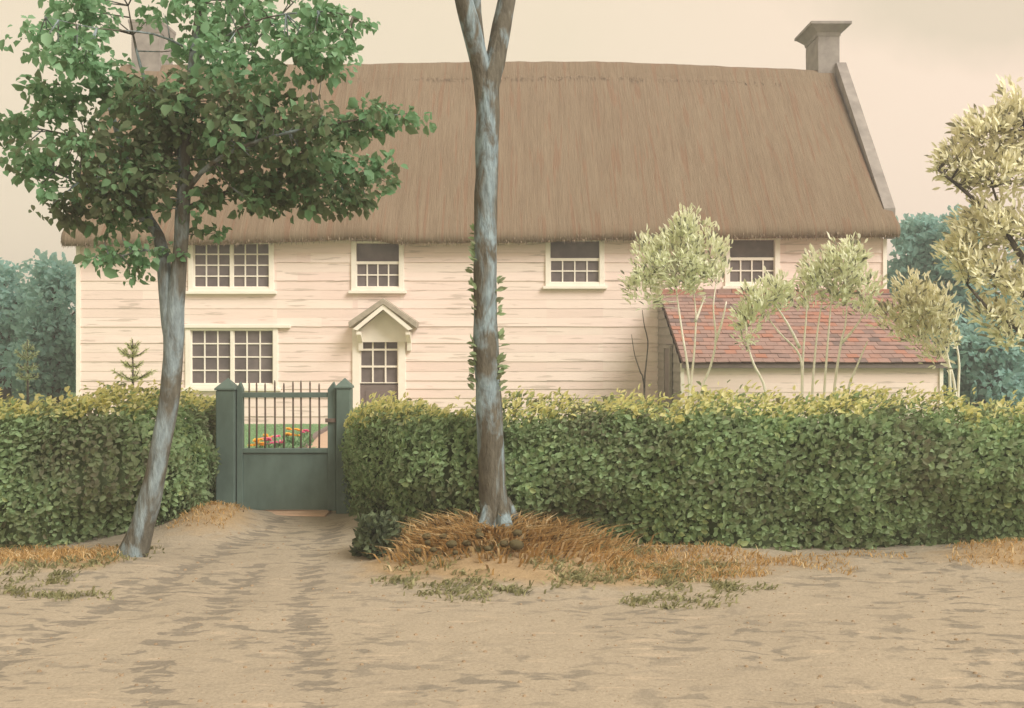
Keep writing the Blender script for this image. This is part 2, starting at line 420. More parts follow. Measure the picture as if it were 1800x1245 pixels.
def fp(x0, x1, y0, y1):   # pixel rectangle on the facade -> X0, X1, Z0, Z1
    return X(x0, DF), X(x1, DF), Z(y1, DF), Z(y0, DF)
WIN = {'ul': fp(334, 480, 424, 512), 'll': fp(329, 487, 577, 682), 'ud': fp(620, 708, 424, 511), 'um': fp(961, 1060, 420, 503), 'ur': fp(1276, 1368, 418, 503)}
DOOR = fp(629, 704, 585, 746)
openings = list(WIN.values()) + [DOOR]
def clap(mb, x0, x1, z0, z1, yf, holes, pitch=.205, lap=.017):
    z = z0; k = 0
    rr = random.Random(3)
    while z < z1 - .01:
        zt = min(z1, z + pitch * rr.uniform(.9, 1.1)); th = lap * rr.uniform(.2, 1.4)
        cuts = sorted(set([x0, x1] + [h for o in holes for h in (o[0], o[1]) if x0 < h < x1] + [x0 + (x1-x0)*rr.random() for _ in range(4)]))
        for a, b in zip(cuts, cuts[1:]):
            xm = (a + b) / 2; rngs = [(z, zt)]
            for o in holes:
                if o[0] <= xm <= o[1]:
                    nr = []
                    for (p, q) in rngs:
                        if q <= o[2] or p >= o[3]: nr.append((p, q)); continue
                        if p < o[2] - .004: nr.append((p, o[2]))
                        if q > o[3] + .004: nr.append((o[3], q))
                    rngs = nr
            tint = rr.random(); w1, w2 = rr.uniform(-.006, .006), rr.uniform(-.006, .006)
            for p, q in rngs:
                yb = yf - th * (1 - (p - z) / (zt - z)) ; yt = yf - th * (1 - (q - z) / (zt - z)) - .003
                n = max(1, int((b - a) / .5))
                for i in range(n):
                    xa, xb = a + (b-a)*i/n, a + (b-a)*(i+1)/n
                    ja = w1 + (w2-w1)*i/n; jb = w1 + (w2-w1)*(i+1)/n
                    pa, pb = p + (ja if p > z0 + .01 and p == z else 0), p + (jb if p > z0 + .01 and p == z else 0)
                    mb.add([(xa, yb, pa), (xb, yb, pb), (xb, yt, q), (xa, yt, q), (xa, yf + .02, pa), (xb, yf + .02, pb)], [(0, 1, 2, 3), (4, 5, 1, 0)], tint)
        z = zt; k += 1
mb = MB()
clap(mb, HX0 + .09, HX1 - .09, 0.0, 4.45, DF, openings)
# body of the house behind the boards: side and back walls with gables
def quad(*p): mb.add(p, [tuple(range(len(p)))], .5)
gy0, gy1, gr = DF + .06, 32.5, 8.9
for xx in (HX0 + .05, HX1 - .05):
    quad((xx, gy0, 0), (xx, gy0, 4.3), (xx, DR, gr), (xx, gy1, 4.3), (xx, gy1, 0))
quad((HX0 + .05, gy1, 0), (HX1 - .05, gy1, 0), (HX1 - .05, gy1, 4.3), (HX0 + .05, gy1, 4.3))
wall = mb.build('wall', M['board'], house)
mb = MB()   # corner boards
mb.box(HX0, HX0 + .09, DF - .045, DF + .12, 0, 4.3); mb.build('corner_board', M['trim'], wall); mb = MB(); mb.box(HX1 - .09, HX1, DF - .045, DF + .12, 0, 4.3)
mb.build('corner_board', M['trim'], wall)

def window(rc, kind):
    x0, x1, z0, z1 = rc; y = DF
    fw = .085
    f = MB()
    f.box(x0 - .03, x0 + fw, y - .055, y + .12, z0, z1); f.box(x1 - fw, x1 + .03, y - .055, y + .12, z0, z1)
    f.box(x0 + fw, x1 - fw, y - .05, y + .12, z1 - .05, z1 - .001); f.box(x0 + fw, x1 - fw, y - .05, y + .12, z0 + .001, z0 + fw)
    if kind == 'low': f.box(x0 - .1, x1 + .32, y - .10, y + .05, z1 + .004, z1 + .075)
    w = f.build('window', M['trim'], house, bevel=.006)
    s = MB(); s.box(x0 - .09, x1 + .09, y - .11, y + .03, z0 - .07, z0 - .002); s.build('sill', M['trim'], w, bevel=.008)
    ix0, ix1, iz0, iz1 = x0 + fw, x1 - fw, z0 + fw, z1 - .05
    b = MB(); g = MB()
    def grid(a0, a1, c0, c1, nc, nr, yy):
        bw = .030
        for i in range(nc + 1):
            xx = a0 + (a1 - a0) * i / nc; b.box(xx - bw/2, xx + bw/2, yy - .03, yy + .02, c0, c1)
        for j in range(nr + 1):
            zz = c0 + (c1 - c0) * j / nr; b.box(a0, a1, yy - .026, yy + .016, zz - bw/2, zz + bw/2)
        for i in range(nc):
            for j in range(nr):
                t = random.uniform(-.02, .02); u = random.uniform(-.02, .02)
                xa, xb = a0 + (a1-a0)*i/nc, a0 + (a1-a0)*(i+1)/nc; za, zb = c0 + (c1-c0)*j/nr, c0 + (c1-c0)*(j+1)/nr
                g.add([(xa, yy + t*.2, za), (xb, yy + u*.2, za), (xb, yy - t*.2, zb), (xa, yy - u*.2, zb)], [(0, 1, 2, 3)])
    if kind in ('case', 'low'):
        xm = (ix0 + ix1) / 2
        rows = 4
        grid(ix0 + .01, xm - .035, iz0 + .01, iz1, 3, rows, y + .05); grid(xm + .035, ix1 - .01, iz0 + .01, iz1, 3, rows, y + .05)
        b.box(xm - .035, xm + .035, y - .02, y + .09, iz0, iz1)
    else:
        zm = iz0 + (iz1 - iz0) * .55
        grid(ix0, ix1, iz0, zm, 4, 2, y + .045)
        b.box(ix0, ix1, y + .0, y + .07, zm - .03, zm + .035)
        g.add([(ix0, y + .085, zm), (ix1, y + .085, zm), (ix1, y + .085, iz1), (ix0, y + .085, iz1)], [(0, 1, 2, 3)])
    b.build('glazing_bars', M['trim'], w)
    gl = g.build('window_glass', M['glass'], w)
    return w
wo = [window(WIN['ul'], 'case'), window(WIN['ll'], 'low'), window(WIN['ud'], 'sash'), window(WIN['um'], 'sash'), window(WIN['ur'], 'sash')]

# front door with its gabled hood
x0, x1, z0, z1 = DOOR
mb = MB()
mb.box(x0 - .12, x0 + .05, DF - .06, DF + .12, 0, z1 + .12); mb.box(x1 - .05, x1 + .12, DF - .06, DF + .12, 0, z1 + .12)
mb.box(x0 + .05, x1 - .05, DF - .055, DF + .12, z1, z1 + .115)
door = mb.build('door', M['trim'], house, bevel=.006)
zp = Z(674, DF)
mb = MB()
a0, a1 = x0 + .05, x1 - .05
for i in range(4):
    xx = a0 + (a1-a0)*i/3; w = .05 if i in (0, 3) else .035
    mb.box(max(a0, xx - w/2), min(a1, xx + w/2), DF + .0, DF + .06, zp, z1 - .002)
for j in range(4):
    zz = zp + (z1 - zp)*j/3; mb.box(a0, a1, DF + .005, DF + .055, max(zp, zz - .025), min(z1 - .004, zz + .02))
mb.build('glazing_bars', M['trim'], door)
mb = MB(); mb.add([(a0, DF + .05, zp), (a1, DF + .05, zp), (a1, DF + .05, z1), (a0, DF + .05, z1)], [(0, 1, 2, 3)]); mb.build('door_glass', M['glass'], door)
mb = MB(); mb.box(a0, a1, DF + .03, DF + .07, .03, zp - .03); mb.box(a0 + .12, a1 - .12, DF + .015, DF + .035, .16, zp - .16); mb.build('door_panel', M['dark_panel'], door, bevel=.006)
mb = MB(); mb.box(x0 - .1, x1 + .1, DF - .45, DF + .02, 0, .06); mb.build('doorstep', M['pink_stone'], door, bevel=.01)
ax, az = X(673, DF - .55), Z(524, DF - .55); ex0, ex1, ez = X(612, DF - .55), X(733, DF - .55), Z(566, DF - .55)
mb = MB()
t = .14
mb.prism([(ex0, ez), (ax, az), (ex1, ez), (ex1 - .02, ez - t), (ax, az - t), (ex0 + .02, ez - t)], DF - .55, DF - .02)
hood = mb.build('door_hood', M['hood_slate'], house, bevel=.012)
mb = MB()
mb.prism([(ex0 + .10, ez - t - .02), (ax, az - t - .003), (ex1 - .10, ez - t - .02), (ex1 - .2, ez - t - .05), (ax, az - t - .12), (ex0 + .2, ez - t - .05)], DF - .52, DF - .46)
mb.build('barge_board', M['trim'], hood)
mb = MB()
mb.prism([(ex0 + .22, ez - t - .32), (ex0 + .22, ez - t - .03), (ax, az - t - .10), (ex1 - .22, ez - t - .03), (ex1 - .22, ez - t - .32)], DF - .12, DF - .062)
mb.build('tympanum', M['trim'], hood)
for xx in (ex0 + .17, ex1 - .27):
    mb = MB(); yy = DF - .03
    mb.prism_x([(yy, ez - t - .08), (yy - .44, ez - t - .08), (yy - .44, ez - t - .15), (yy - .30, ez - t - .20), (yy - .12, ez - t - .34), (yy - .08, ez - t - .52), (yy, ez - t - .52)], xx, xx + .10)
    mb.build('bracket', M['trim'], hood, bevel=.006)

# thatched roof: a thick closed slab swept along the house
def roof_profile():
    out = [(24.66, 4.14), (24.60, 4.20), (24.585, 4.30), (24.62, 4.41)]
    ns = 34
    for i in range(1, ns + 1):
        s = i / ns; out.append((24.62 + (DR - .12 - 24.62) * s, 4.41 + (9.16 - 4.41) * s + .10 * math.sin(math.pi * s) * 0))
    out += [(DR, 9.25)]
    back = [(2*DR - d, z) for d, z in out[:-1]][::-1]
    inner = [(2*DR - 25.1, 4.18), (DR, 8.62), (25.1, 4.18)]
    return out, back, inner
po, pb, pi_ = roof_profile()
nO = len(po)
prof = po + pb + pi_
RX0, RX1 = -10.42, 8.56
NXR = 170
mb = MB()
for i in range(NXR + 1):
    u = i / NXR
    for k, (d, z) in enumerate(prof):
        s = min(1, max(0, (z - 4.3) / 4.9))
        kick = .28 * (1 - sm(.02, .16, s))
        x = RX0 + .16 * (1 - sm(0, .3, s)) + (RX1 + kick - RX0 - .16 * (1 - sm(0, .3, s))) * u
        px = CX + x / d * F
        ze = (tab(EAVE, px) - 428) * 24.6 / F; zr = (tab(RIDGE, CX + x / DR * F) - 117) * DR / F
        dz = -(ze * (1 - s) + zr * s)
        dd = 0
        if k < nO + len(pb):
            nn = .045 * nz(x * .5, s * 2.2, 1) + .022 * nz(x * 2.1, s * 2.0, 7) + .016 * nz(x * 6.0, s * 3.0, 4)
            if k < 5: nn += .03 * nz(x * 3.3, k * .6, 9)
            dz += nn * .65; dd = -nn * .75 * (1 if d < DR else -1)
        mb.v.append((x, d + dd, z + dz))
npf = len(prof)
for i in range(NXR):
    for k in range(npf):
        mb.f.append((i*npf+k, (i+1)*npf+k, (i+1)*npf+(k+1) % npf, i*npf+(k+1) % npf)); mb.t.append(.5)
mb.f.append(tuple(range(npf))); mb.f.append(tuple(NXR*npf + k for k in range(npf-1, -1, -1))); mb.t += [.5, .5]
roof = mb.build('roof', M['thatch'], house, smooth=True)
# ridge block of thatch laid over the top
mb = MB(); n = 120
cr = [(-.47, -.47*1.19), (-.455, -.455*1.19+.05), (-.25, -.25*1.19+.075), (-.08, .02), (0, .075), (.08, .02), (.25, -.25*1.19+.075), (.455, -.455*1.19+.05), (.47, -.47*1.19)]
for i in range(n + 1):
    x = RX0 + .02 + (RX1 - RX0 - .04) * i / n
    zr = -(tab(RIDGE, CX + x / DR * F) - 117) * DR / F
    for k, (d, z) in enumerate(cr):
        j = .03 * nz(x * 2.5, k * .8, 5) + .02 * nz(x * .6, 1, 2)
        w = 1 + (.10 * nz(x * 1.4, 3.3, k // 5) if k in (0, 1, 7, 8) else 0)
        mb.v.append((x, DR + d * w, 9.24 + zr + z * w + j * .6))
m_ = len(cr)
for i in range(n):
    for k in range(m_ - 1): mb.f.append((i*m_+k, (i+1)*m_+k, (i+1)*m_+k+1, i*m_+k+1)); mb.t.append(.5)
mb.build('ridge_cap', M['thatch'], roof, smooth=True)

pp_, le_, ll_, ww_, tt_ = [], [], [], [], []
for _ in range(4200):
    x = random.uniform(RX0 + .15, RX1 + .25); ze = (tab(EAVE, CX + x / 24.6 * F) - 428) * 24.6 / F
    pp_.append((x, 24.62 + random.uniform(-.03, .10), 4.20 - ze + random.uniform(-.05, .10))); le_.append((random.gauss(0, .15), -.3, -1.75))
    ll_.append(random.uniform(.03, .10)); ww_.append(random.uniform(.012, .03)); tt_.append(random.random())
for _ in range(900):
    x = random.uniform(RX0 + .1, RX1 - .1); zr = -(tab(RIDGE, CX + x / DR * F) - 117) * DR / F; u = random.uniform(.38, .50)
    pp_.append((x, DR - u - .02, 9.24 + zr - u * 1.19 + .06)); le_.append((random.gauss(0, .2), -.75, -1.6)); ll_.append(random.uniform(.05, .13)); ww_.append(random.uniform(.01, .025)); tt_.append(random.random())
M['straw'] = leaf_mat('weathered_straw', [(0, rgb(96, 82, 70)), (.5, rgb(134, 116, 98)), (1, rgb(158, 140, 118))], .1)
fr = blades('straw_fringe', pp_, le_, ll_, ww_, tt_, M['straw'], roof); tag(fr, kind='stuff')

# gable parapet in stone at the right end
mb = MB()
px0, px1 = 8.60, 8.86
def roofz(d): return 4.41 + (d - 24.62) / (DR - .12 - 24.62) * 4.75
top = []
for i in range(13):
    d = 24.98 + (28.66 - 24.98) * i / 12; top.append((d, roofz(d) + .14 + .02 * nz(d * 3, 1) + .04))
poly = [(24.98, 4.3)] + top + [(DR + .4, roofz(28.5) + .2), (DR + .4, 8.2), (DR, 8.2)]
mb.prism_x(poly, px0, px1)
mb.build('gable_parapet', M['stone'], house)
def chimney(fx0, fx1, ytop, d0, d1, zb, capw):
    zt = Z(ytop, d0)
    c = empty_part = MB()
    def jbox(a0, a1, b0, b1, z0, z1):
        n = 6
        ring = []
        for i in range(n + 1):
            z = z0 + (z1 - z0) * i / n; j = .012
            ring.append([(a0 + j*nz(z*2, 1), b0 + j*nz(z*2, 2), z), (a1 + j*nz(z*2, 3), b0 + j*nz(z*2, 4), z), (a1 + j*nz(z*2, 5), b1, z), (a0 + j*nz(z*2, 6), b1, z)])
        for r0, r1 in zip(ring, ring[1:]):
            c.add(r0 + r1, [(0, 1, 5, 4), (1, 2, 6, 5), (2, 3, 7, 6), (3, 0, 4, 7)])
    jbox(fx0, fx1, d0, d1, zb, zt - .30)
    ch = c.build('chimney', M['stone'], house, bevel=.01)
    k = MB()
    # cap: a flaring collar with a flat slab on it
    def ring(e, z): return [(fx0 - e, d0 - e, z), (fx1 + e, d0 - e, z), (fx1 + e, d1 + e, z), (fx0 - e, d1 + e, z)]
    lev = [(0.015, zt - .34), (.035, zt - .25), (capw * .86, zt - .085), (capw, zt - .08), (capw, zt - .01), (capw - .03, zt)]
    vs = []; fs = []
    for e, z in lev: vs += ring(e, z)
    for i in range(len(lev) - 1):
        for q in range(4): fs.append((i*4+q, i*4+(q+1) % 4, (i+1)*4+(q+1) % 4, (i+1)*4+q))
    fs.append(tuple(range((len(lev)-1)*4, len(lev)*4))); fs.append((3, 2, 1, 0))
    k.add(vs, fs); k.build('chimney_cap', M['stone'], ch)
    return ch
chr_ = chimney(X(1438, 28.7), X(1476, 28.7), 41, 28.7, 29.9, 8.3, .25)
chl_ = chimney(X(231, 28.6), X(281, 28.6), 35, 28.6, 29.7, 8.3, .07)
# chimney shoulder running down into the parapet
mb = MB()
mb.prism([(X(1468, 28.7), 8.3), (X(1472, 28.7), 9.35), (X(1479, 28.7), 9.22), (X(1492, 28.7), 8.95), (X(1496, 28.7), 8.3)], 28.72, 29.8)
mb.build('chimney_shoulder', M['stone'], house)

# ------------------------------------------------------------------ lean-to
DL = DF / 1.155
lx0, lx1 = X(1197, DL), X(1656, DL)
lean = empty('lean_to_shed', ((lx0+lx1)/2, DL, 0), 'low weatherboarded lean-to with a red tiled roof against the house front', 'outbuilding')
mb = MB()
clap(mb, lx0 + .06, lx1 - .06, 0, 1.50, DL, [], .19)
lw = mb.build('wall', M['board'], lean)
mb = MB()
ztop = Z(514, DF)
dd0 = 1.06; dz0, dz1 = Z(690, 23.3), Z(632, 23.3)
ya, yb = DF - (DF-DL)*.50, DF - (DF-DL)*.27
def sidewall(x, s):
    zz = lambda d: 1.50 + (d - DL) / (DF - DL) * (ztop - 1.56)
    n = 16
    for i in range(n):
        z0, z1 = 3.0 * i / n, 3.0 * (i + 1) / n
        zc = lambda d, z: min(z, zz(d))
        o = .022
        d_start = DL if z1 <= 1.5 else DL + (z1 - 1.5) / ((ztop - 1.56) / (DF - DL))
        d_start0 = DL if z0 <= 1.5 else DL + (z0 - 1.5) / ((ztop - 1.56) / (DF - DL))
        mb.add([(x - s*o, d_start0, z0), (x - s*o, DF - .03, z0), (x, DF - .03, z1), (x, min(d_start, DF - .03), z1), (x + s*.03, d_start0, z0), (x + s*.03, DF - .03, z0)], [(0, 1, 2, 3), (4, 5, 1, 0)])
sidewall(lx1, -1); mb.build('side_wall', M['shed_wall'], lean); mb = MB(); sidewall(lx0, 1); mb.build('side_wall', M['shed_wall'], lean); mb = MB()
for a_, b_ in ((lx0 - .01, lx0 + .06), (lx1 - .06, lx1 + .01)):
    mb = MB(); mb.box(a_, b_, DL - .04, DL + .03, 0, 1.50); mb.build('corner_board', M['trim'], lw)
mb = MB()
dn = lx0 - .035
mb.box(dn - .03, dn, 22.75, 23.5, .03, 1.78)
sd = mb.build('door', M['dark_panel'], lean, bevel=.005)
mb = MB()
mb.box(dn - .05, dn + .01, 22.66, 22.748, .0, 1.86); mb.box(dn - .05, dn + .01, 23.502, 23.59, .0, 1.86); mb.box(dn - .05, dn + .01, 22.75, 23.5, 1.785, 1.86)
mb.build('frame', M['shed_wall'], sd)
# tiles, each its own little slab, laid in lapped courses
mb = MB(); rr = random.Random(5)
e0 = (DL - .14, Z(637, DL - .14)); e1 = (DF - .02, Z(513, DF))
rows, wd = 19, .23
tx0, tx1 = X(1160, DF) - .02, X(1557, DF) + .06
dvec = Vector((0, e1[0]-e0[0], e1[1]-e0[1])); L = dvec.length; dv = dvec / L; nv = Vector((0, -dv.z, dv.y))
bd = [Vector((tx0, e0[0], e0[1])) - nv*.035, Vector((tx1, e0[0], e0[1])) - nv*.035, Vector((tx1, e1[0], e1[1])) - nv*.035, Vector((tx0, e1[0], e1[1])) - nv*.035]
mb.add(bd + [b - nv * .05 for b in bd], [(0, 1, 2, 3), (7, 6, 5, 4), (0, 4, 5, 1), (1, 5, 6, 2), (2, 6, 7, 3), (3, 7, 4, 0)], .1)
for r in range(rows):
    off = wd * .5 * (r % 2); x = tx0 - off
    while x < tx1 - .02:
        xa, xb = max(tx0, x) + .003, min(tx1, x + wd) - .003
        if xb - xa > .02:
            a = r * L / rows - .02; b = a + L / rows * 1.28
            b = min(b, L)
            lift = rr.uniform(.014, .030); t = rr.choice([rr.uniform(.35, .72)] * 7 + [rr.uniform(.78, 1)] * 3 + [rr.uniform(.02, .2)])
            base = Vector((0, e0[0], e0[1])); sk = rr.uniform(-.008, .008)
            pts = []
            for (xx, uu, hh) in ((xa, a + sk, lift), (xb, a - sk, lift), (xb, b, .002), (xa, b, .002)):
                p = base + dv * uu + nv * hh; pts.append((xx, p.y, p.z))
            low = []
            for (xx, uu, hh) in ((xa, a + sk, lift - .016), (xb, a - sk, lift - .016), (xb, b, -.014), (xa, b, -.014)):
                p = base + dv * uu + nv * hh; low.append((xx, p.y, p.z))
            mb.add(pts + low, [(0, 1, 2, 3), (0, 4, 5, 1), (1, 5, 6, 2), (3, 7, 4, 0)], t)
        x += wd
lroof = mb.build('roof', M['tile'], lean)
mb = MB()
x = tx0
while x < tx1 - .05:
    w = min(.33, tx1 - x)
    mb.box(x + .004, x + w - .004, DF - .16, DF - .035, e1[1] - .07, e1[1] + .055 + rr.uniform(-.006, .006), rr.choice([.6, .9, .7, .95])); x += w
mb.build('top_course', M['tile'], lroof, bevel=.01)
mb = MB()
mb.box(tx0 - .012, tx1 + .012, e0[0] + .02, e0[0] + .05, e0[1] - .115, e0[1] - .045); mb.build('eaves_board', M['dark_panel'], lroof)

# ------------------------------------------------------------------ gate
DG = 12.4
def gp(px, py): return X(px, DG), Z(py, DG)
for (a, b, pk, sh, lab) in ((383, 416, 402, 684, 'dark green pointed gatepost beside the leaning tree'), (593, 618, 607, 681, 'dark green pointed gatepost beside the front door and hedge end')):
    xa, xb = X(a, DG), X(b, DG); w = xb - xa; xm = X(pk, DG) * .5 + (xa + xb) * .25
    p = empty('gate_post', ((xa+xb)/2, DG, gz((xa+xb)/2, DG)), lab, 'gatepost', 'posts of the garden gate')
    y0, y1 = DG - .10, DG + .11; zs = Z(sh, DG); zt = Z(664, DG)
    mb = MB(); mb.box(xa, xb, y0, y1, -.15, zs - .012); mb.build('shaft', M['green_paint'], p, bevel=.012)
    mb = MB(); o = .012
    mb.add([(xa - o, y0 - o, zs - .01), (xb + o, y0 - o, zs - .01), (xb + o, y1 + o, zs - .01), (xa - o, y1 + o, zs - .01), (xa - o, y0 - o, zs + .012), (xb + o, y0 - o, zs + .012), (xb + o, y1 + o, zs + .012), (xa - o, y1 + o, zs + .012), (xm, (y0+y1)/2, zt)],
           [(3, 2, 1, 0), (0, 1, 5, 4), (1, 2, 6, 5), (2, 3, 7, 6), (3, 0, 4, 7), (4, 5, 8), (5, 6, 8), (6, 7, 8), (7, 4, 8)])
    mb.build('cap', M['green_paint'], p, bevel=.004)
gate = empty('garden_gate', (X(504, DG), DG, 0), 'dark green garden gate with a solid lower panel and thin upright bars', 'gate')
for (a, b, pk) in ((417.5, 428, 423), (577, 591.5, 587)):
    xa, xb = X(a, DG), X(b, DG); mb = MB()
    zb, zs, zt = .03, Z(684, DG), Z(671, DG)
    mb.prism([(xa, zb), (xb, zb), (xb, zs), (X(pk, DG), zt), (xa, zs)], DG - .045, DG + .045); mb.build('stile', M['green_paint'], gate, bevel=.006)
xa, xb = X(428, DG), X(577, DG)
mb = MB(); mb.box(xa, xb, DG - .035, DG + .035, Z(699, DG), Z(690, DG)); mb.build('rail', M['green_paint'], gate, bevel=.006)
mb = MB(); mb.box(xa, xb, DG - .04, DG + .04, Z(796, DG), Z(788, DG)); mb.build('rail', M['green_paint'], gate, bevel=.006)
mb = MB(); mb.box(xa, xb, DG - .02, DG + .03, .035, Z(796, DG) - .003)
mb.build('lower_panel', M['green_paint'], gate, bevel=.003)
for bx in (438, 451, 466, 483, 499, 515, 529, 545, 561):
    mb = MB(); xx = X(bx, DG); tp = 672 + random.uniform(-4, 2)
    mb.tube([(xx, DG, Z(790, DG)), (xx + .003, DG, Z(740, DG)), (xx, DG, Z(tp + 4, DG)), (xx, DG, Z(tp, DG))], [.0115, .0115, .0105, .004], 8); mb.build('bar', M['iron'], gate, smooth=True)
mb = MB(); mb.box(X(578, DG) - .03, X(592, DG), DG - .075, DG - .047, Z(742, DG), Z(735, DG)); mb.build('latch', M['iron'], gate, bevel=.004)
mb = MB(); mb.box(X(434, DG), X(580, DG), DG - .28, DG + .16, -.08, .022)
tag(mb.build('threshold_stone', M['pink_stone'], loc=(X(507, DG), DG, 0), bevel=.012), 'pinkish stone slab under the green gate', 'threshold')

# ------------------------------------------------------------------ hedges
def polyline(pts, step):
    out = []
    sp, _ = spline([Vector((a, b, 0)) for a, b in pts], [0]*len(pts), step)
    return sp
def hedge(name, pts, hfun, label, nleaf, w0=.47):
    sp = polyline(pts, .12); n = len(sp)
    cum = [0]
    for a, b in zip(sp, sp[1:]): cum.append(cum[-1] + (b - a).length)
    Ltot = cum[-1]
    def frame(s):
        q = min(max(s, 0), Ltot - 1e-4); i = 0
        lo, hi = 0, n - 2
        while lo < hi:
            mid = (lo + hi + 1) // 2
            if cum[mid] <= q: lo = mid
            else: hi = mid - 1
        i = lo; t = (q - cum[i]) / max(1e-6, cum[i+1] - cum[i])
        p = sp[i].lerp(sp[i+1], t); a = sp[max(0, i-1)]; b = sp[min(n-1, i+2)]
        tg = (b - a).normalized()
        return p, Vector((tg.y, -tg.x, 0))     # lateral: towards the road for a path running to +X
    def surf(s, th, inset=0.0):
        p, lt = frame(s)
        e = min(s, Ltot - s); k = math.sqrt(max(0.02, 1 - (max(0, .38 - e) / .38) ** 2))
        h = (hfun(p.x, p.y)) * (.80 + .20 * k) - inset; w = w0 * k - inset
        c, sn = math.cos(th), math.sin(th)
        off = w * math.copysign(abs(c) ** .55, c); z = h * max(0, sn) ** .5
        uc = .50 + .42 * sm(10.9, 11.7, p.y)
        off *= uc + (1.02 - uc) * sm(0, .5, z / max(h, .01))
        q = p + lt * off + Vector((0, 0, z))
        rad = (lt * c + Vector((0, 0, sn * .9))).normalized()
        nn = .19 * nz(q.x * 1.15, q.y * 1.15, q.z * 1.5 + 2) + .075 * nz(q.x * 2.9, q.y * 2.9, q.z * 3.1) + .035 * nz(q.x*6.5, q.y*6.5, q.z*6.5)
        g = gz(q.x, q.y) if inset == 0 else gz(q.x, q.y) - .05
        return q + rad * nn + Vector((0, 0, g * (1 - z/h))), rad
    root = empty(name, (sp[n//2].x, sp[n//2].y, 0), label, 'hedge', 'clipped hedges beside the gate')
    ns, nt_ = int(Ltot / .13), 18
    mb = MB()
    for i in range(ns + 1):
        for k in range(nt_ + 1):
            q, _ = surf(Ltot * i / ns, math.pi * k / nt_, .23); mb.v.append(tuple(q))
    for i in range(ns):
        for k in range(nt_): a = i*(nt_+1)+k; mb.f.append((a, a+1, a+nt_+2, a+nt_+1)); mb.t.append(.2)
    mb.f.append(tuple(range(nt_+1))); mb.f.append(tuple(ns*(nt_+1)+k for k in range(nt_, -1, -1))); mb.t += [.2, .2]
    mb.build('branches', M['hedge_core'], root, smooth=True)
    pts_, ax, nr, tn, sz = [], [], [], [], []
    for _ in range(nleaf):
        s = random.uniform(0, Ltot); th = (math.asin(min(1, random.random() ** 1.7)) if random.random() < .62 else math.pi * random.uniform(.22, 1))
        q, rad = surf(s, th); q = q + rad * random.uniform(-.10, .035) - Vector((0, 0, .05 * (1 - sm(0, .3, q.z))))
        h = hfun(q.x, q.y)
        topness = sm(h - .17, h - .03, q.z + .05 * nz(q.x*3, q.y*3))  # sunlit top of the hedge, put into the leaf tint as yellow
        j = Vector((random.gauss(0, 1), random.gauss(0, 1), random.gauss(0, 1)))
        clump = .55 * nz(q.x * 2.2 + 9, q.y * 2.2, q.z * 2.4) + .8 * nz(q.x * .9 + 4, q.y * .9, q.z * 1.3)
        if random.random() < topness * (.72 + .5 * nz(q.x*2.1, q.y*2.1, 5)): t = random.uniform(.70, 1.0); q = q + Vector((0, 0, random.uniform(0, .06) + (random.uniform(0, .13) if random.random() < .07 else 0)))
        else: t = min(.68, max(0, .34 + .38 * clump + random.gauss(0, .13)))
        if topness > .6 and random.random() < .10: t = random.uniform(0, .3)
        pts_.append(q); ax.append(Vector((.55, -.1, .5)) * .8 + j * .65 + rad * .3); nr.append(rad * 1.0 + j * .45 + Vector((0, 0, .25))); tn.append(t); sz.append(random.triangular(.025, .095, .05))
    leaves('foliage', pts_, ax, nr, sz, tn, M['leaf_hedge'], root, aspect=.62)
    return root
HT = [(600, 716), (640, 712), (665, 704), (740, 698), (800, 692), (850, 690), (930, 702), (1000, 692), (1100, 688), (1150, 700), (1195, 702), (1225, 686), (1270, 684), (1350, 690), (1450, 686), (1600, 680), (1685, 684), (1700, 706), (1714, 712), (1728, 694), (1800, 690), (2200, 690)]
def h_right(x, d):
    px = CX + x / d * F
    return (Z(tab(HT, px), 10.6) - .12) * (1 - sm(10.75, 11.6, d)) + (Z(tab(HT, px) + 4, min(12.6, d)) - .16) * sm(10.75, 11.6, d)
def h_left(x, d): return 1.35 - .09 * sm(11, 12.5, d) + .04 * nz(x * 1.2, d * 1.2, 8)
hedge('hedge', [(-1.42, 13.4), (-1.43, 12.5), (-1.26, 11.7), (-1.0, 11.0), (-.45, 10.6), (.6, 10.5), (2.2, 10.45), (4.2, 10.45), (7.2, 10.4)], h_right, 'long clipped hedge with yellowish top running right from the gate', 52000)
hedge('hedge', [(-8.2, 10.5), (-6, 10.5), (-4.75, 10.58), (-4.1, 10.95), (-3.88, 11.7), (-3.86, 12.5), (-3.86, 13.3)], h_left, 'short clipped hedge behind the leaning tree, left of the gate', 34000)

def shade_clump(c, r, nl, lab):  # dark leaf clump added to stand for the shaded foot of the hedge
    g = gz(c[0], c[1])
    p, v = blob((c[0], c[1], g + r[2] * .6), r, nl, .35)
    p += np.array([[.09 * nz(a[0]*6, a[1]*6, a[2]*6), 0, .10 * nz(a[0]*5, a[1]*5, a[2]*5 + 7)] for a in p])
    p[:, 2] = np.maximum(p[:, 2], g + .01)
    o = leaves('shaded_foot', p, v + RNG.normal(size=(nl, 3)) * .5 + np.array([0, 0, .4]), v + RNG.normal(size=(nl, 3)) * .4, RNG.uniform(.05, .09, nl), RNG.uniform(0, 1, nl), M['leaf_shade'], loc=(c[0], c[1], g))
    tag(o, lab, 'shade_clump', None)
shade_clump((X(662, 9.75), 9.75, 0), (.17, .30, .20), 1300, 'dark leaf clump standing for shade at the hedge corner beside the path')

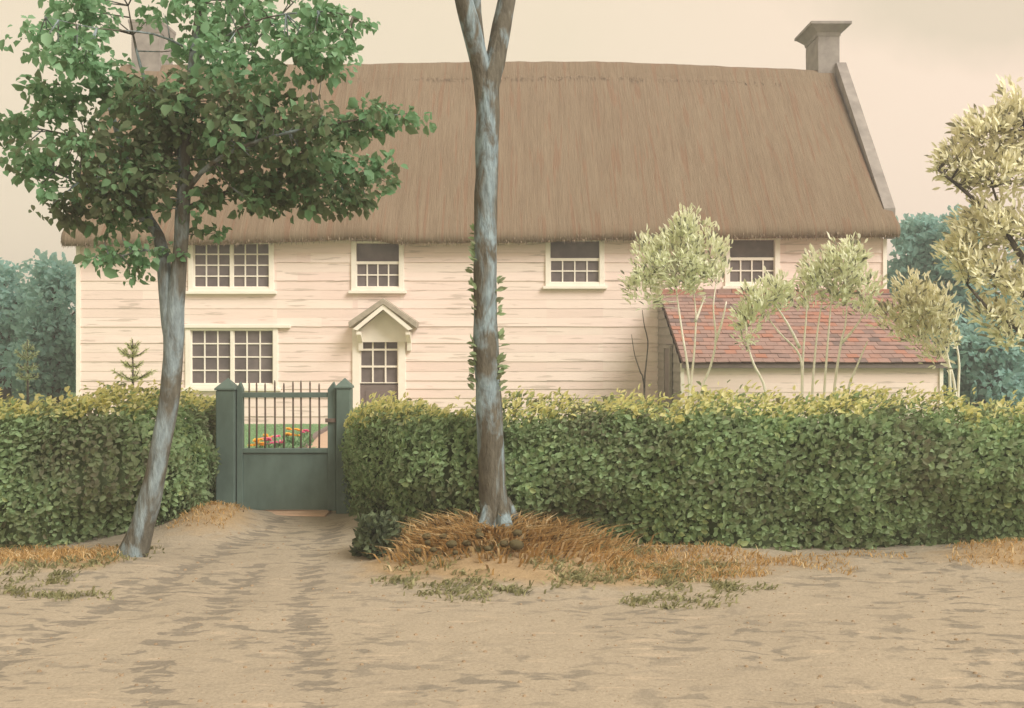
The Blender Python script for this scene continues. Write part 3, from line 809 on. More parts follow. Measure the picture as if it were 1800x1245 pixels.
# ------------------------------------------------------------------ trees
def rpt(px, py, d): return P(px, py, d)
def grow(mb, joints, rad, seg=10, rough=.18, step=.10):
    p, r = spline(joints, rad, step); mb.tube(p, r, seg, rough, True); NODES.extend(p)
def twigs(mb, centres, reach, r0=.006, zmin=0.0):
    for c in centres:
        c = Vector(c); best = min(NODES, key=lambda v: (v - c).length + max(0, v.z - c.z) * .6)
        L = (best - c).length
        if L > reach or L < .05: continue
        m = best.lerp(c, .55) + Vector((random.uniform(-.05, .05), random.uniform(-.05, .05), -.06 * L))
        mb.tube([best, m, c], [r0 * 1.5, r0, r0 * .4], 5)
NODES = []
# left leaning tree ------------------------------------------------
b0 = P(232, 988, 9.75)
lt = empty('broadleaf_tree', (b0.x, b0.y, gz(b0.x, b0.y)), 'leaning green-leaved tree with a forked grey trunk left of the gate', 'tree')
mb = MB(); D0 = 9.75
def q(px, py, dd=0.0): return P(px, py, D0 + dd)
grow(mb, [q(222, 1010), q(233, 975), q(250, 930), q(272, 840), q(291, 740), q(303, 650), q(306, 590), q(308, 540), q(313, 490, -.02), q(318, 430, -.02), q(322, 350, 0), q(324, 280, 0), q(330, 200, .05), q(338, 110, .1), q(350, 0, .15), q(356, -120, .2), q(352, -220, .2)],
     [.19, .135, .106, .096, .093, .096, .095, .085, .073, .068, .06, .052, .044, .037, .03, .02, .008], 16, .2)
grow(mb, [q(306, 640, .01), q(300, 570, .01), q(293, 510, .02), q(288, 460, .05), q(279, 415, .1), q(262, 385, .2), (q(240, 330, .35)), q(215, 260, .5), q(190, 180, .6), q(160, 90, .7)], [.07, .08, .073, .064, .054, .044, .036, .03, .02, .01], 14, .15)
for js, r0 in (([(322, 345, 0), (352, 305, -.2), (400, 270, -.4), (480, 240, -.5), (600, 215, -.5), (715, 200, -.4)], .028), ([(324, 290, 0), (300, 225, .2), (262, 160, .4), (240, 90, .5), (225, 10, .6)], .034),
               ([(330, 205, .05), (372, 140, .4), (450, 70, .7), (530, -10, .9)], .03), ([(279, 415, .1), (220, 360, -.1), (140, 320, -.3), (60, 290, -.4)], .03),
               ([(322, 370, 0), (380, 345, .3), (470, 320, .5), (570, 320, .6), (650, 300, .6)], .03), ([(240, 330, .35), (150, 250, .5), (60, 225, .6)], .024),
               ([(285, 445, .05), (255, 440, -.1), (215, 450, -.2), (175, 455, -.25)], .014), ([(338, 110, .1), (440, 40, -.3), (560, 20, -.5), (620, 30, -.5)], .013), ([(340, 90, .1), (270, 60, -.3), (170, 50, -.5), (80, 30, -.5)], .013)):
    grow(mb, [q(*j) for j in js], [r0 * (1 - .85 * i / (len(js)-1)) for i in range(len(js))], 7, .1, .14)
tmb = mb; TUFT = []
# crown as many leafy sprays: px, py, rx, ry, depth offset, depth radius, count, mean tint
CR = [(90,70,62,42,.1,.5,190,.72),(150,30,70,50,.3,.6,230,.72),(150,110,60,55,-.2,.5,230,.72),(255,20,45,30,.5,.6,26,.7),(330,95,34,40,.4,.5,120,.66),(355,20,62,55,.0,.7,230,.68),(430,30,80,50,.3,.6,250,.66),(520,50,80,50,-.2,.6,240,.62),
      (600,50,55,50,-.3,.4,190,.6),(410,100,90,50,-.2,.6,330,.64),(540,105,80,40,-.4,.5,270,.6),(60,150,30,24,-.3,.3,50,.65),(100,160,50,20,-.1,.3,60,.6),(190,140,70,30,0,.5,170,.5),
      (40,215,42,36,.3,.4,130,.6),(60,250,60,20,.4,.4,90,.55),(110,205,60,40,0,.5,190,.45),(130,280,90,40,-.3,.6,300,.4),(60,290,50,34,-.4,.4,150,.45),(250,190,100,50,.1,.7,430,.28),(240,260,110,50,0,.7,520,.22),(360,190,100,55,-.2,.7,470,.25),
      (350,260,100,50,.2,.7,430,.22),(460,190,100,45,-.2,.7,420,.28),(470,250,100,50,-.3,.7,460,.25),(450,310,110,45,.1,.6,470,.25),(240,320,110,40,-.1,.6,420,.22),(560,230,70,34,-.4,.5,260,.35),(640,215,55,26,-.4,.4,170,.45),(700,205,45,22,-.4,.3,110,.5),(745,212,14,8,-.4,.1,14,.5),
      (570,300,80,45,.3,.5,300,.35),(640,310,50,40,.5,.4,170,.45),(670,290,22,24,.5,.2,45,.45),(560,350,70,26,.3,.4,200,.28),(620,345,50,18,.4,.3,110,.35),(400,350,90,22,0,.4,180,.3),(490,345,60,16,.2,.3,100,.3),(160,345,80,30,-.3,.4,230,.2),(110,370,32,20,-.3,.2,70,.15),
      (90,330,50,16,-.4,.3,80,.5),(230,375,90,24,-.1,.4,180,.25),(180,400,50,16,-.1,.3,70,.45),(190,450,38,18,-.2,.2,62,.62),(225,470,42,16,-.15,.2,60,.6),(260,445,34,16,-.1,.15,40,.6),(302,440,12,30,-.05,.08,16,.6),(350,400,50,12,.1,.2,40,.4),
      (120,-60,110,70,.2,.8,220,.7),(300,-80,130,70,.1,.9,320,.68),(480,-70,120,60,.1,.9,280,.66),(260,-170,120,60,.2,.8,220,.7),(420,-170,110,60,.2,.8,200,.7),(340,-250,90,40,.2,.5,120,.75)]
pp, vv, tt, ss = [], [], [], []
for (px, py, rx, ry, dd, rd, n, tm) in CR:
    k = D0 / F
    # each region is filled with small tufts so gaps stay between them
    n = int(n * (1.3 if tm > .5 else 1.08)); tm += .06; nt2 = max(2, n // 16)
    cpts, _ = blob((X(px, D0+dd), D0+dd, Z(py, D0+dd)), (rx*k, rd, ry*k), nt2, .5)
    for c in cpts:
        TUFT.append(c); m = int(n * .92 / nt2); tr_ = random.uniform(.6, 1.25)
        p, v = blob(c, (.14*tr_, .14*tr_, .10*tr_), m, .5)
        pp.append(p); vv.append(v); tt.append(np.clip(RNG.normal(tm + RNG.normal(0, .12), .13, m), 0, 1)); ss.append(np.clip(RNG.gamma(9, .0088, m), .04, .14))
pp, vv, tt, ss = np.concatenate(pp), np.concatenate(vv), np.concatenate(tt), np.concatenate(ss)
twigs(tmb, TUFT[::2], .6, .005)
tmb.build('trunk', M['bark_grey'], lt, smooth=True)
n = len(pp)
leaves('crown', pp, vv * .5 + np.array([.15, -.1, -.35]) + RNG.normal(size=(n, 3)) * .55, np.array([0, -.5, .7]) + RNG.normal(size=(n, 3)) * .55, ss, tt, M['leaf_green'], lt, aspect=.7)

NODES.clear()
# middle tree, only its trunk and first limbs reach the picture --------------
D0 = 10.0
b0 = P(868, 940, D0)
ct = empty('sycamore_tree', (b0.x, b0.y, gz(b0.x, b0.y)), 'tall bare blotchy tree trunk forking high up, on the dry grass mound', 'tree')
mb = MB()
grow(mb, [q(872, 975), q(870, 940), q(868, 905), q(866, 850), q(863, 770), q(858, 680), q(854, 600), q(853, 500), q(853, 400), q(856, 300), q(858, 210), q(859, 150), q(869, 112, .04), q(880, 60, .1), q(890, 0, .15), q(900, -80, .2), q(925, -190, .2), q(960, -320, .1), q(980, -440, .1)], [.25, .19, .15, .128, .118, .115, .115, .112, .11, .108, .108, .104, .094, .088, .085, .075, .06, .04, .012], 18, .16)
for a in (0.3, 1.6, 2.9, 4.1, 5.2):
    bx, by = b0.x + .02, b0.y
    mb.tube([(bx + .08*math.cos(a), by + .08*math.sin(a), gz(bx, by) + .30), (bx + .17*math.cos(a), by + .17*math.sin(a), gz(bx, by) + .10), (bx + .33*math.cos(a), by + .33*math.sin(a), gz(bx, by) - .06)], [.05, .07, .04], 8, .1)
grow(mb, [q(857, 250), q(853, 180), q(846, 125), q(833, 70, -.05), q(818, 10, -.1), q(800, -60, -.1), q(770, -170, 0), q(745, -300, .1), q(735, -430, .2)], [.07, .092, .094, .088, .085, .075, .06, .04, .012], 14, .16)
grow(mb, [q(846, 110, 0), q(842, 60, .1), q(838, 0, .2), q(842, -80, .3), q(835, -180, .4)], [.055, .045, .04, .03, .01], 9, .12)
for js in ([(800, -60, -.1), (720, -150, -.4), (640, -230, -.7)], [(900, -80, .2), (990, -150, .6), (1080, -220, .9)], [(770, -170, 0), (800, -290, -.5), (815, -380, -.8)], [(925, -190, .2), (890, -300, .6), (880, -390, .8)]):
    grow(mb, [q(*j) for j in js], [.045, .03, .008], 8, .1)
mb.build('trunk', M['bark_sycamore'], ct, smooth=True)
pp, vv = [], []
for (px, y0, y1, n, sx) in ((836, 398, 470, 22, -1), (834, 470, 560, 20, -1), (835, 600, 690, 44, -1), (873, 490, 560, 22, 1), (875, 590, 690, 36, 1), (846, 880, 915, 8, -1)):
    for _ in range(n):
        p = q(px + random.uniform(-3, 4) * 1.0, random.uniform(y0, y1), random.uniform(-.12, .06)); pp.append(p); vv.append((sx * random.uniform(.3, 1), random.uniform(-.6, .3), random.uniform(.1, 1)))
n = len(pp)
leaves('foliage', pp, vv, np.array(vv)*.2 + np.array([0, -.7, .5]) + RNG.normal(size=(n, 3))*.4, RNG.uniform(.04, .10, n), RNG.uniform(.0, .5, n), M['leaf_hedge'], ct, aspect=.42)

# young pale trees in front of the lean-to ------------------------------------
def pale_tree(name, dT, stems, clusters, label, mat, bark, group, size=(.09, .16), rad=.03, base=None, up=.75, dens=1.15):
    NODES.clear()
    pts0 = [P(a, b, dT) for a, b in stems[0]]
    bx = sum(P(s[-1][0], s[-1][1], dT).x for s in stems[:2]) / len(stems[:2]) if base is None else base
    t = empty(name, (bx, dT, 0.02), label, 'tree', group)
    mb = MB()
    for i, s in enumerate(stems):
        js = [P(a, b, dT + .12 * math.sin(i * 2.1) * (1 - j / len(s))) for j, (a, b) in enumerate(s)]
        if not (len(s[-1]) > 2): pass
        last = js[-1]
        if last.z < 1.6: js.append(Vector((last.x * .9 + bx * .1, dT, -.03)))
        r = [rad * (.32 + .68 * j / (len(js) - 1)) for j in range(len(js))]
        grow(mb, js, r, 8, .12, .12)
    pp, vv, tt, tuft = [], [], [], []
    k = dT / F
    for (px, py, rx, ry, n) in clusters:
        n = int(n * dens); nt2 = max(3, n // 14); rd = max(.25, min(rx, ry) * k * .9)
        cp, cv = blob((X(px, dT), dT, Z(py, dT)), (rx*k*.92, rd, ry*k*.92), nt2, .4)
        cp = np.array((X(px, dT), dT, Z(py, dT))) + (cp - np.array((X(px, dT), dT, Z(py, dT)))) * RNG.uniform(.75, 1.28, (nt2, 1))
        for c in cp:
            tuft.append(c); m = n // nt2; p, v = blob(c, (.16, .17, .18), m, .6)
            out = unit(np.array([c - np.array((X(px, dT), dT, Z(py + ry * .5, dT)))]))
            pp.append(p); vv.append(v * .45 + out * .7 + np.array([0, 0, up])); tt.append(np.clip(RNG.normal(.6, .22, m), .2, 1) * (RNG.uniform(size=m) > .10))
    pp, vv, tt = np.concatenate(pp), np.concatenate(vv), np.concatenate(tt); n = len(pp)
    twigs(mb, tuft, 1.3, .005)
    mb.build('trunk', bark, t, smooth=True)
    leaves('crown', pp, vv + RNG.normal(size=(n, 3))*.38, np.array([.35, -.6, .6]) + RNG.normal(size=(n, 3))*.5, RNG.uniform(*size, n), tt, mat, t, aspect=.36)
    return t
G = 'young pale trees in front of the lean-to'
pale_tree('young_tree', 19.6, [[(1187, 480), (1190, 520), (1200, 590), (1208, 640), (1212, 690)], [(1217, 500), (1223, 550), (1221, 610), (1216, 662), (1214, 690)], [(1262, 480), (1254, 537), (1258, 600), (1247, 650), (1233, 690)], [(1277, 530), (1268, 570), (1257, 602)], [(1240, 520), (1230, 545), (1222, 566)]],
          [(1190,440,55,45,620),(1200,405,34,34,330),(1235,450,40,48,480),(1145,455,38,42,420),(1130,500,28,34,220),(1200,490,55,28,380),(1255,480,22,36,180),(1140,525,18,14,50)], 'tallest young pale-leaved tree, at the left end of the tiled lean-to', M['leaf_pale'], M['bark_pale'], G)
pale_tree('young_tree', 18.9, [[(1312, 560), (1313, 600), (1325, 640), (1346, 690)], [(1340, 545), (1370, 585), (1400, 615), (1409, 640), (1410, 690)], [(1352, 520), (1385, 570), (1406, 612)]],
          [(1340,525,34,26,300),(1365,505,22,16,110),(1318,560,24,28,200),(1375,530,14,22,80),(1310,590,14,14,50)], 'small pale-leaved tree below the right upper window, before the red tiles', M['leaf_pale'], M['bark_pale'], G)
pale_tree('young_tree', 19.3, [[(1419, 520), (1417, 560), (1412, 620), (1410, 690)], [(1446, 525), (1436, 590), (1428, 690)], [(1462, 520), (1456, 590), (1449, 690)], [(1490, 510), (1486, 570), (1478, 605), (1466, 690)], [(1520, 550), (1500, 580), (1478, 604)], [(1525, 600), (1508, 640), (1490, 690)]],
          [(1470,480,55,34,560),(1490,450,32,26,280),(1435,470,30,26,220),(1515,500,26,34,220),(1520,545,20,24,100),(1425,505,22,20,110),(1470,520,40,18,150),(1418,540,16,14,45)], 'pale-leaved tree of many thin stems before the right half of the tiles', M['leaf_pale'], M['bark_pale'], G)
pale_tree('young_tree', 18.8, [[(1560, 545), (1600, 575), (1640, 610), (1668, 640), (1680, 700)], [(1670, 560), (1680, 600), (1686, 640), (1684, 700)], [(1610, 520), (1640, 580), (1668, 640)]],
          [(1610,530,44,34,460),(1640,545,38,40,400),(1580,560,38,28,270),(1620,585,44,26,260),(1665,580,16,44,160),(1650,620,30,16,110),(1600,505,22,14,90)], 'spreading pale-leaved tree at the right end of the lean-to', M['leaf_cream'], M['bark_pale'], G)
# bare saplings by the house wall
st_ = MB(); dT = 20.2
for s in ([(1129, 545), (1133, 575), (1139, 600), (1136, 640), (1133, 675)], [(1110, 588), (1116, 625), (1126, 655), (1132, 676)]):
    js = [P(a, b, dT) for a, b in s] + [Vector((X(1133, dT), dT, 0))]
    p, r = spline(js, [.005, .009, .012, .014, .016, .018][:len(js)], .12); st_.tube(p, r, 6, .1)
tag(st_.build('sapling', M['bark_dark'], loc=(X(1133, dT), dT, 0), smooth=True), 'thin leafless forked sapling before the pinkish wall, left of the lean-to', 'sapling')

# big cream tree at the right edge -------------------------------------------
pale_tree('cream_tree', 16.5, [[(1745, 330), (1775, 420), (1810, 480), (1850, 560), (1862, 640), (1866, 700)], [(1690, 400), (1720, 450), (1760, 490), (1812, 530), (1852, 580)], [(1700, 500), (1740, 545), (1790, 580), (1840, 610), (1860, 650)], [(1800, 220), (1820, 330), (1845, 450), (1858, 560), (1864, 640)], [(1900, 300), (1880, 420), (1862, 560)], [(1650, 300), (1700, 340), (1760, 400), (1808, 470)], [(1960, 400), (1920, 500), (1864, 610)]],
          [(1740,235,60,40,560),(1790,200,40,46,440),(1690,290,50,32,400),(1750,300,70,40,600),(1820,270,70,60,700),(1740,390,55,40,460),(1800,400,70,60,620),(1690,455,34,42,300),(1700,420,36,30,260),(1740,480,60,36,420),(1800,520,60,50,500),(1740,555,40,26,220),(1780,590,40,26,220),
           (1900,330,80,80,600),(1930,450,80,70,500),(1860,200,60,60,400),(1880,560,60,50,300)], 'large cream-leaved tree with dark twigs at the right edge', M['leaf_cream'], M['bark_dark'], None, (.10, .19), .055, base=X(1866, 16.5), up=.3, dens=.95)

# dark blue-green trees beyond the house ---------------------------------------
def far_tree(dT, pxc, py_top, wpx, label, n=2600, mat='leaf_teal', low=.4):
    k = dT / F; xc = X(pxc, dT); zt = Z(py_top, dT); rw = wpx * k
    t = empty('dark_tree', (xc, dT, 0), label, 'tree', 'dark trees behind the house')
    mb = MB(); hz = zt * .62
    grow(mb, [(xc, dT, -.1), (xc + .05, dT, hz * .5), (xc - .05, dT, hz), (xc, dT, zt * .85)], [.22, .17, .12, .03], 9, .15, .3)
    rr = random.Random(int(pxc))
    for i in range(6):
        a = i * 1.05 + rr.random(); z0 = hz * rr.uniform(.5, 1)
        grow(mb, [(xc, dT, z0), (xc + rw*.4*math.cos(a), dT + rw*.4*math.sin(a), z0 + .5), (xc + rw*.75*math.cos(a), dT + rw*.75*math.sin(a), z0 + .9)], [.08, .05, .01], 6, .1, .3)
    mb.build('trunk', M['bark_dark'], t, smooth=True)
    pp, vv, tt = [], [], []
    nb = 34
    for i in range(nb):
        a = rr.uniform(0, 6.283); h = rr.uniform(0, 1); env = math.sin(math.pi * min(1, .22 + .72 * h)) ** .6
        rad = rw * env * math.sqrt(rr.random()) * .82
        c = (xc + rad*math.cos(a), dT + rad*math.sin(a) * .8, low + (zt - low - .45) * h + rr.uniform(-.1, .1))
        m = n // nb; r_ = rr.uniform(.55, .85)
        p, v = blob(c, (r_, r_, r_ * .72), m, .35); pp.append(p); vv.append(v); tt.append(np.clip(RNG.normal(.45 + rr.uniform(-.2, .2), .15, m), 0, 1))
    pp, vv, tt = np.concatenate(pp), np.concatenate(vv), np.concatenate(tt); m = len(pp)
    pp[:, 2] = np.maximum(pp[:, 2], .1)
    leaves('crown', pp, vv + RNG.normal(size=(m, 3))*.6, vv + RNG.normal(size=(m, 3))*.5 + np.array([0, 0, .3]), RNG.uniform(.16, .30, m), tt, M[mat], t, aspect=.65)
far_tree(34, 95, 452, 64, 'dark blue-green tree touching the left end of the house', 3600)
far_tree(35.5, 8, 462, 60, 'dark blue-green tree at the left edge of the picture', 3200)
far_tree(37, -110, 440, 75, 'dark blue-green tree outside the leftmost dark tree', 2400)
far_tree(36, 1625, 378, 84, 'dark blue-green tree behind the right gable of the house', 5200)
far_tree(34.5, 1715, 360, 84, 'dark blue-green tree behind the large cream tree', 5000)
far_tree(33, 1610, 520, 56, 'lower dark blue-green tree behind the lean-to end', 3000)
far_tree(32, 1740, 560, 78, 'lower dark blue-green tree below the cream tree', 3600)
far_tree(36, 1850, 400, 95, 'dark blue-green tree behind the cream tree at the right edge', 3000)

# spruce seedlings ---------------------------------------------------------------
def spruce(px, ytop, ybot, d, tiers, mat, label):
    bx = X(px, d); zt = Z(ytop, d)
    t = empty('spruce_sapling', (bx, d, .02), label, 'sapling', 'little spruces behind the hedge')
    st = MB(); st.tube([(bx, d, 0), (bx + .008, d, zt * .6), (bx, d, zt)], [.026, .018, .006], 8, .1); 
    pp, ax = [], []
    for (yy, wpx, rise) in tiers:
        z = Z(yy, d)
        for a0 in range(7):
            a = a0 * 6.283 / 7 + yy * .7
            if a0 in (0, 1): a = (0.15 if a0 == 0 else 3.0)
            Lb = wpx * d / F * random.uniform(.85, 1.1)
            dv_ = Vector((math.cos(a), math.sin(a), rise)); tip = Vector((bx, d, z)) + dv_ * Lb
            st.tube([(bx, d, z), tuple(Vector((bx, d, z)).lerp(tip, .5) - Vector((0, 0, .02))), tuple(tip)], [.010, .008, .003], 5)
            nn = int(Lb / .0045)
            for i in range(nn):
                u = i / nn; p = Vector((bx, d, z)) + dv_ * Lb * u - Vector((0, 0, .035 * math.sin(math.pi * u)))
                pp.append(p); ax.append(dv_.normalized() * .8 + Vector((random.gauss(0, .55), random.gauss(0, .55), random.gauss(.15, .5))))
    for i in range(130):
        z = random.uniform(Z(ybot, d), zt); pp.append((bx, d, z)); ax.append((random.gauss(0, .8), random.gauss(0, .8), 1.0))
    st.build('trunk', M['bark_dark'], t, smooth=True)
    m = len(pp)
    leaves('needles', pp, ax, RNG.normal(size=(m, 3)), RNG.uniform(.035, .06, m), RNG.uniform(0, 1, m), mat, t, aspect=.22)
spruce(233, 596, 690, 14.2, [(668, 34, .45), (645, 18, .5), (628, 26, .6), (612, 11, .8)], M['needle'], 'little olive spruce sapling behind the hedge, left of the leaning tree')
spruce(48, 598, 690, 14.6, [(664, 20, .3), (648, 17, .4), (630, 20, .6), (614, 9, .8)], M['needle_dark'], 'little dark spruce sapling near the left edge, behind the hedge')

# flowers through the gate bars ---------------------------------------------------
def flower(px, py, mat, label, nb=6):
    hh = .34; d = F * (EYE - hh) / (py - HY); x = X(px, d)
    t = empty('flower_plant', (x, d, .02), label, 'flower', 'flowers along the garden path')
    m = 46; p, v = blob((x, d, .14), (.13, .12, .12), m, .5)
    p[:, 2] = np.maximum(.03, p[:, 2])
    leaves('leaves', p, v + np.array([0, 0, .7]), v + RNG.normal(size=(m, 3))*.4, RNG.uniform(.07, .12, m), RNG.uniform(.45, .9, m), M['leaf_green'], t, aspect=.4)
    for i in range(nb):
        c = np.array((x + random.uniform(-.07, .07), d + random.uniform(-.08, .08), hh + random.uniform(-.06, .06)))
        k = 12; a = np.arange(k) * 2*np.pi/6 + random.random()
        ax = np.stack([np.cos(a), np.sin(a), np.where(np.arange(k) < 6, .25, .8)], 1)
        leaves('blossom', np.repeat(c[None], k, 0), ax, np.repeat(np.array([[0, -.35, 1.]]), k, 0), np.full(k, .055), RNG.uniform(0, 1, k), mat, t, aspect=.75)
flower(443, 781, M['petal_orange'], 'orange flower clump nearest the gate, behind the first bar')
flower(457, 779, M['petal_orange'], 'second orange flower clump along the path, behind the second bar')
flower(470, 777, M['petal_pink'], 'pink flower clump below the third orange one, behind the third bar', 7)
flower(472, 766, M['petal_orange'], 'orange flower clump just above the first pink one', 5)
flower(491, 773, M['petal_pink'], 'pink flower clump between the fourth and fifth bars')
flower(508, 761, M['petal_orange'], 'larger orange flower clump behind the fifth and sixth bars', 8)
flower(522, 761, M['petal_orange'], 'small orange flower clump farthest along the path', 5)
flower(538, 759, M['petal_pink'], 'small pink flower clump at the far end of the border', 4)

# dry grass, weeds, stones -----------------------------------------------------------
def pt_on(x, d): return (x, d, gz(x, d) - .005)
pts_, lean_, ln, wd_, tn = [], [], [], [], []
cx, cd = b0.x, b0.y - .15
while len(pts_) < 3600:
    x = cx + random.gauss(.05, .62); d = cd + random.gauss(-.15, .42)
    v = math.exp(-((x - cx - .05) / 1.08) ** 4 - ((d - cd + .05) / .62) ** 4)
    if random.random() > v or d > 10.35 or x < -1.14 + .12*nz(d*4, 1): continue
    out = Vector((x - cx, (d - cd) * .8, 0)); o = out.normalized() if out.length > .01 else Vector((0, -1, 0))
    pts_.append(pt_on(x, d)); a = random.uniform(.2, 1.3) * (.7 if d > cd else 1.1)
    lean_.append((o.x * a + random.gauss(0, .38), o.y * a + random.gauss(-.15, .25), 0)); ln.append(random.uniform(.08, .30) * (1.2 if d > cd else .75)); wd_.append(random.uniform(.010, .030)); tn.append(min(1, max(0, random.gauss(.5, .32))))
o = blades('dry_grass', pts_, lean_, ln, wd_, tn, M['dry_grass']); tag(o, 'orange-brown dry grass mound round the foot of the bare trunk', 'dry grass', kind='stuff')
pts_, lean_, ln, wd_, tn = [], [], [], [], []
def scatter(n, x0, x1, d0, d1, L=(.06, .14)):
    for _ in range(n):
        x = random.uniform(x0, x1); d = random.uniform(d0, d1)
        if verge(x, d) + .5 * nz(x*2, d*2) < .35: continue
        pts_.append(pt_on(x, d)); lean_.append((random.gauss(0, .6), random.gauss(-.3, .5), 0)); ln.append(random.uniform(*L)); wd_.append(random.uniform(.007, .014)); tn.append(min(1, max(0, random.gauss(.6, .22))))
scatter(1500, .7, 2.6, 8.8, 9.9, (.05, .13)); scatter(2600, -6.4, -3.45, 9.3, 10.25); scatter(500, -3.5, -2.9, 10.9, 12.1, (.04, .10)); scatter(1500, 3.4, 6.5, 9.3, 10.2, (.04, .10)); scatter(1500, .8, 3.4, 9.0, 10.1, (.04, .10))
o = blades('dry_verge_grass', pts_, lean_, ln, wd_, tn, M['dry_grass']); tag(o, 'short dry yellow grass along the verge under the hedges', 'dry grass', kind='stuff')
pts_, lean_, ln, wd_, tn = [], [], [], [], []
GP = [(720,975,30,10),(850,1000,45,9),(960,1010,40,8),(1060,985,40,8),(1130,985,40,8),(1215,1030,60,9),(1300,1035,50,7),(700,1025,30,7),(745,1008,52,12),(745,1040,34,8),(825,1040,55,18),(905,1041,20,8),(1010,1024,38,16),(1090,1022,55,9),(1115,1007,30,7),(1170,1012,36,18),(1190,1056,92,10),(1250,1005,50,12),(760,985,40,8),(930,985,50,10),(1010,985,40,8),
      (40,1015,50,14),(90,1020,30,12),(135,1005,22,12),(165,1000,20,10),(20,1040,30,10),(90,1050,40,6),(160,1048,24,6),(215,985,28,14),(245,965,22,14)]
for (px, py, rx, ry) in GP:
    n = int(rx * ry * .55) + 50
    for _ in range(n):
        a = random.uniform(0, 6.283); r = math.sqrt(random.random())
        yy = py + ry * r * math.sin(a); d = F * EYE / (yy - HY); x = X(px + rx * r * math.cos(a), d)
        x += random.gauss(0, .07); d += random.gauss(0, .05)
        if nz(x * 5, d * 7) < random.uniform(-.3, .3): continue
        pts_.append(pt_on(x, d)); lean_.append((random.gauss(.4, .7), random.gauss(-.2, .4), 0)); ln.append(random.uniform(.035, .10)); wd_.append(random.uniform(.012, .024)); tn.append(random.random())
o = blades('green_grass', pts_, lean_, ln, wd_, tn, M['green_grass']); tag(o, 'sparse olive-green grass tufts on the verge', 'grass', kind='stuff')
# garden grass seen through the gate
pts_, lean_, ln, wd_, tn = [], [], [], [], []
for _ in range(5000):
    d = random.uniform(15.5, 24.8); x = random.uniform(X(418, d), X(590, d))
    if x > -3.62 - (d - 17.5) * .06 - .1: continue
    pts_.append((x, d, .015)); lean_.append((random.gauss(0, .4), random.gauss(0, .4), 0)); ln.append(random.uniform(.04, .08)); wd_.append(.012); tn.append(random.uniform(.75, 1))
o = blades('lawn_grass', pts_, lean_, ln, wd_, tn, M['leaf_green']); tag(o, 'short green lawn grass seen through the gate bars', 'grass', kind='stuff')
# pebbles on the road
mb = MB()
for _ in range(3800):
    d = 4.6 + 7 * random.random() ** 1.6; x = random.uniform(-5.6, 5.6)
    if verge(x, d) > .5: continue
    r = random.uniform(.003, .009) if random.random() < .85 else random.uniform(.008, .02); z = gz(x, d); a = random.random() * 6.28; k = 6
    vs = [(x + r*math.cos(a + i*6.283/k) * random.uniform(.8, 1.2), d + r*math.sin(a + i*6.283/k), z - .004) for i in range(k)] + [(x + .55*r*math.cos(a + i*6.283/k), d + .55*r*math.sin(a + i*6.283/k), z + r*.55) for i in range(k)]
    mb.add(vs, [(i, (i+1) % k, k+(i+1) % k, k+i) for i in range(k)] + [tuple(range(k, 2*k))])
M['pebble'] = plain('road_pebble', rgb(176, 154, 126, .75), .95, .25, 20, .2, .01, .1)
tag(mb.build('gravel', M['pebble']), 'scattered small pebbles on the earth road', 'gravel', kind='stuff')
# dark stones lying in the mound
SZ = [(385,793,26),(460,793,22),(390,822,20),(345,858,22),(415,855,20),(497,828,32),(565,823,24),(625,790,26),(620,768,18),(515,868,18),(660,850,22),(795,780,28),(790,832,42),(735,826,26)]
for (zx, zy, zw) in SZ:
    px, py = 600 + zx / 2.571, 640 + zy / 2.571
    d = 8.2
    while d < 10.4 and EYE - (py - HY) / F * d > gz(X(px, d), d) + .09: d += .01
    x = X(px, d); g = gz(x, d); r = zw / 2.571 * d / F * .75
    mb = MB(); na, nb_ = 12, 7
    vs, fs = [], []
    for j in range(nb_ + 1):
        ph = -math.pi/2 + math.pi * j / nb_
        for i in range(na):
            a = 2*math.pi*i/na; v = Vector((math.cos(ph)*math.cos(a), math.cos(ph)*math.sin(a), math.sin(ph)))
            k = 1 + .28 * nz(v.x*1.6 + px, v.y*1.6, v.z*1.6)
            vs.append((x + v.x*r*1.1*k, d + v.y*r*.9*k, g + .115 + v.z*r*.8*k))
    for j in range(nb_):
        for i in range(na): fs.append((j*na+i, j*na+(i+1) % na, (j+1)*na+(i+1) % na, (j+1)*na+i))
    mb.add(vs, fs)
    tag(mb.build('stone', M['stone_dark'], loc=(x, d, g), smooth=True), 'dark mossy stone lying in the orange dry grass mound', 'stone', 'dark stones in the dry grass mound')

m, nt, bs, out = new_mat('pale_air'); nt.nodes.remove(bs)
pv_ = N(nt, 'ShaderNodeVolumePrincipled'); pv_.inputs['Density'].default_value = .0048; pv_.inputs['Color'].default_value = (.93, .93, .92, 1); pv_.inputs['Anisotropy'].default_value = .2
nt.links.new(pv_.outputs[0], out.inputs['Volume'])
mb = MB(); mb.box(-205, 205, -42, 205, -1.2, 11.5)
hz_ = mb.build('haze', m); tag(hz_, 'thin pale haze softening the far trees', kind='stuff')
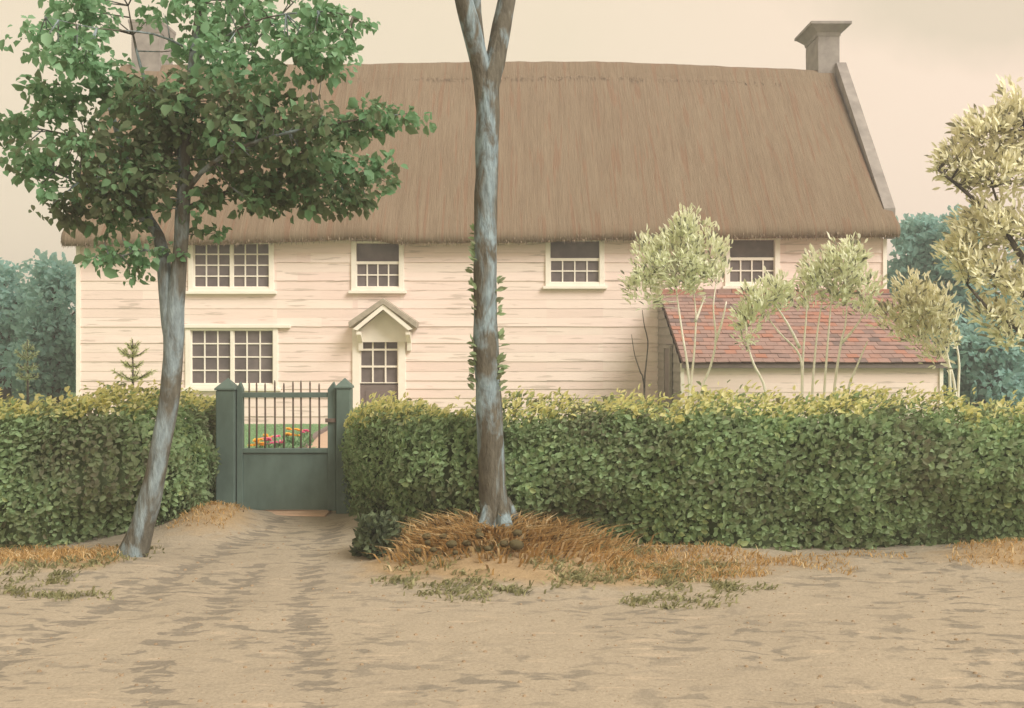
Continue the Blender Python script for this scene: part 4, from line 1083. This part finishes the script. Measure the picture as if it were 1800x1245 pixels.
# ------------------------------------------------------------------ light, sky, camera
SUN = Vector((.56, -.50, .66)).normalized()
el = math.asin(SUN.z); az = math.atan2(SUN.x, SUN.y)
w = bpy.data.worlds.new('World'); SC.world = w; w.use_nodes = True
nt = w.node_tree; bg = nt.nodes['Background']; bg.inputs['Strength'].default_value = .1
sky = N(nt, 'ShaderNodeTexSky', sky_type='NISHITA'); sky.sun_disc = False; sky.sun_elevation = el; sky.sun_rotation = az
tc = N(nt, 'ShaderNodeTexCoord'); sep = N(nt, 'ShaderNodeSeparateXYZ'); nt.links.new(tc.outputs['Generated'], sep.inputs[0])
K = 12.3
veil = ramp(nt, math_(nt, 'ADD', math_(nt, 'MULTIPLY', sep.outputs['X'], 1.0), .5), [(.05, tuple(c * K for c in rgb(228, 212, 183)[:3]) + (1,)), (.55, tuple(c * K for c in rgb(230, 214, 186)[:3]) + (1,)), (.95, tuple(c * K for c in rgb(247, 221, 200)[:3]) + (1,))])
cn = noise(nt, tc.outputs['Generated'], 3.2, 5, .6)
veil = mix(nt, ramp(nt, cn, [(.35, (0, 0, 0, 1)), (.75, (.35, .35, .35, 1))]), veil, tuple(c * K for c in rgb(240, 221, 196)[:3]) + (1,))
# one soft grey cloud high to the right
vd = N(nt, 'ShaderNodeVectorMath', operation='DISTANCE'); cdv = P(1740, -25, 1.0) - Vector((0, 0, EYE)); cdv.normalize()
mp = N(nt, 'ShaderNodeMapping'); mp.inputs['Scale'].default_value = (1, 1, 2.6); nt.links.new(tc.outputs['Generated'], mp.inputs['Vector'])
nt.links.new(mp.outputs['Vector'], vd.inputs[0]); vd.inputs[1].default_value = (cdv.x, cdv.y, cdv.z * 2.6)
cm = math_(nt, 'ADD', vd.outputs['Value'], math_(nt, 'MULTIPLY', math_(nt, 'SUBTRACT', noise(nt, tc.outputs['Generated'], 9, 4, .6), .5), .16))
veil = mix(nt, ramp(nt, cm, [(.09, (.6, .6, .6, 1)), (.18, (0, 0, 0, 1))]), veil, tuple(c * K for c in rgb(203, 192, 165)[:3]) + (1,))
col = mix(nt, .94, sky.outputs['Color'], veil)
nt.links.new(col, bg.inputs['Color'])
sl = bpy.data.lights.new('sun', 'SUN'); sl.energy = 3.75; sl.angle = math.radians(30); sl.color = (1.0, .97, .92)
so = bpy.data.objects.new('sun', sl); COL.objects.link(so); so.rotation_euler = SUN.to_track_quat('Z', 'Y').to_euler(); so.location = SUN * 60

cam = bpy.data.cameras.new('camera'); co = bpy.data.objects.new('camera', cam); COL.objects.link(co)
cam.sensor_width = 36; cam.sensor_fit = 'HORIZONTAL'; cam.lens = F / 1800 * 36; cam.clip_end = 2000; cam.clip_start = .1
cam.shift_y = -(622.5 - HY) / 1800
co.location = (0, 0, EYE); co.rotation_euler = (math.radians(90), 0, 0)
SC.camera = co
vs_ = SC.view_settings; vs_.view_transform = 'Standard'; vs_.look = 'None'; vs_.exposure = 0; vs_.gamma = 1
SC.render.engine = 'CYCLES'
SC.cycles.use_denoising = True; SC.cycles.max_bounces = 6; SC.cycles.diffuse_bounces = 3; SC.cycles.transparent_max_bounces = 4
SC.cycles.use_adaptive_sampling = True
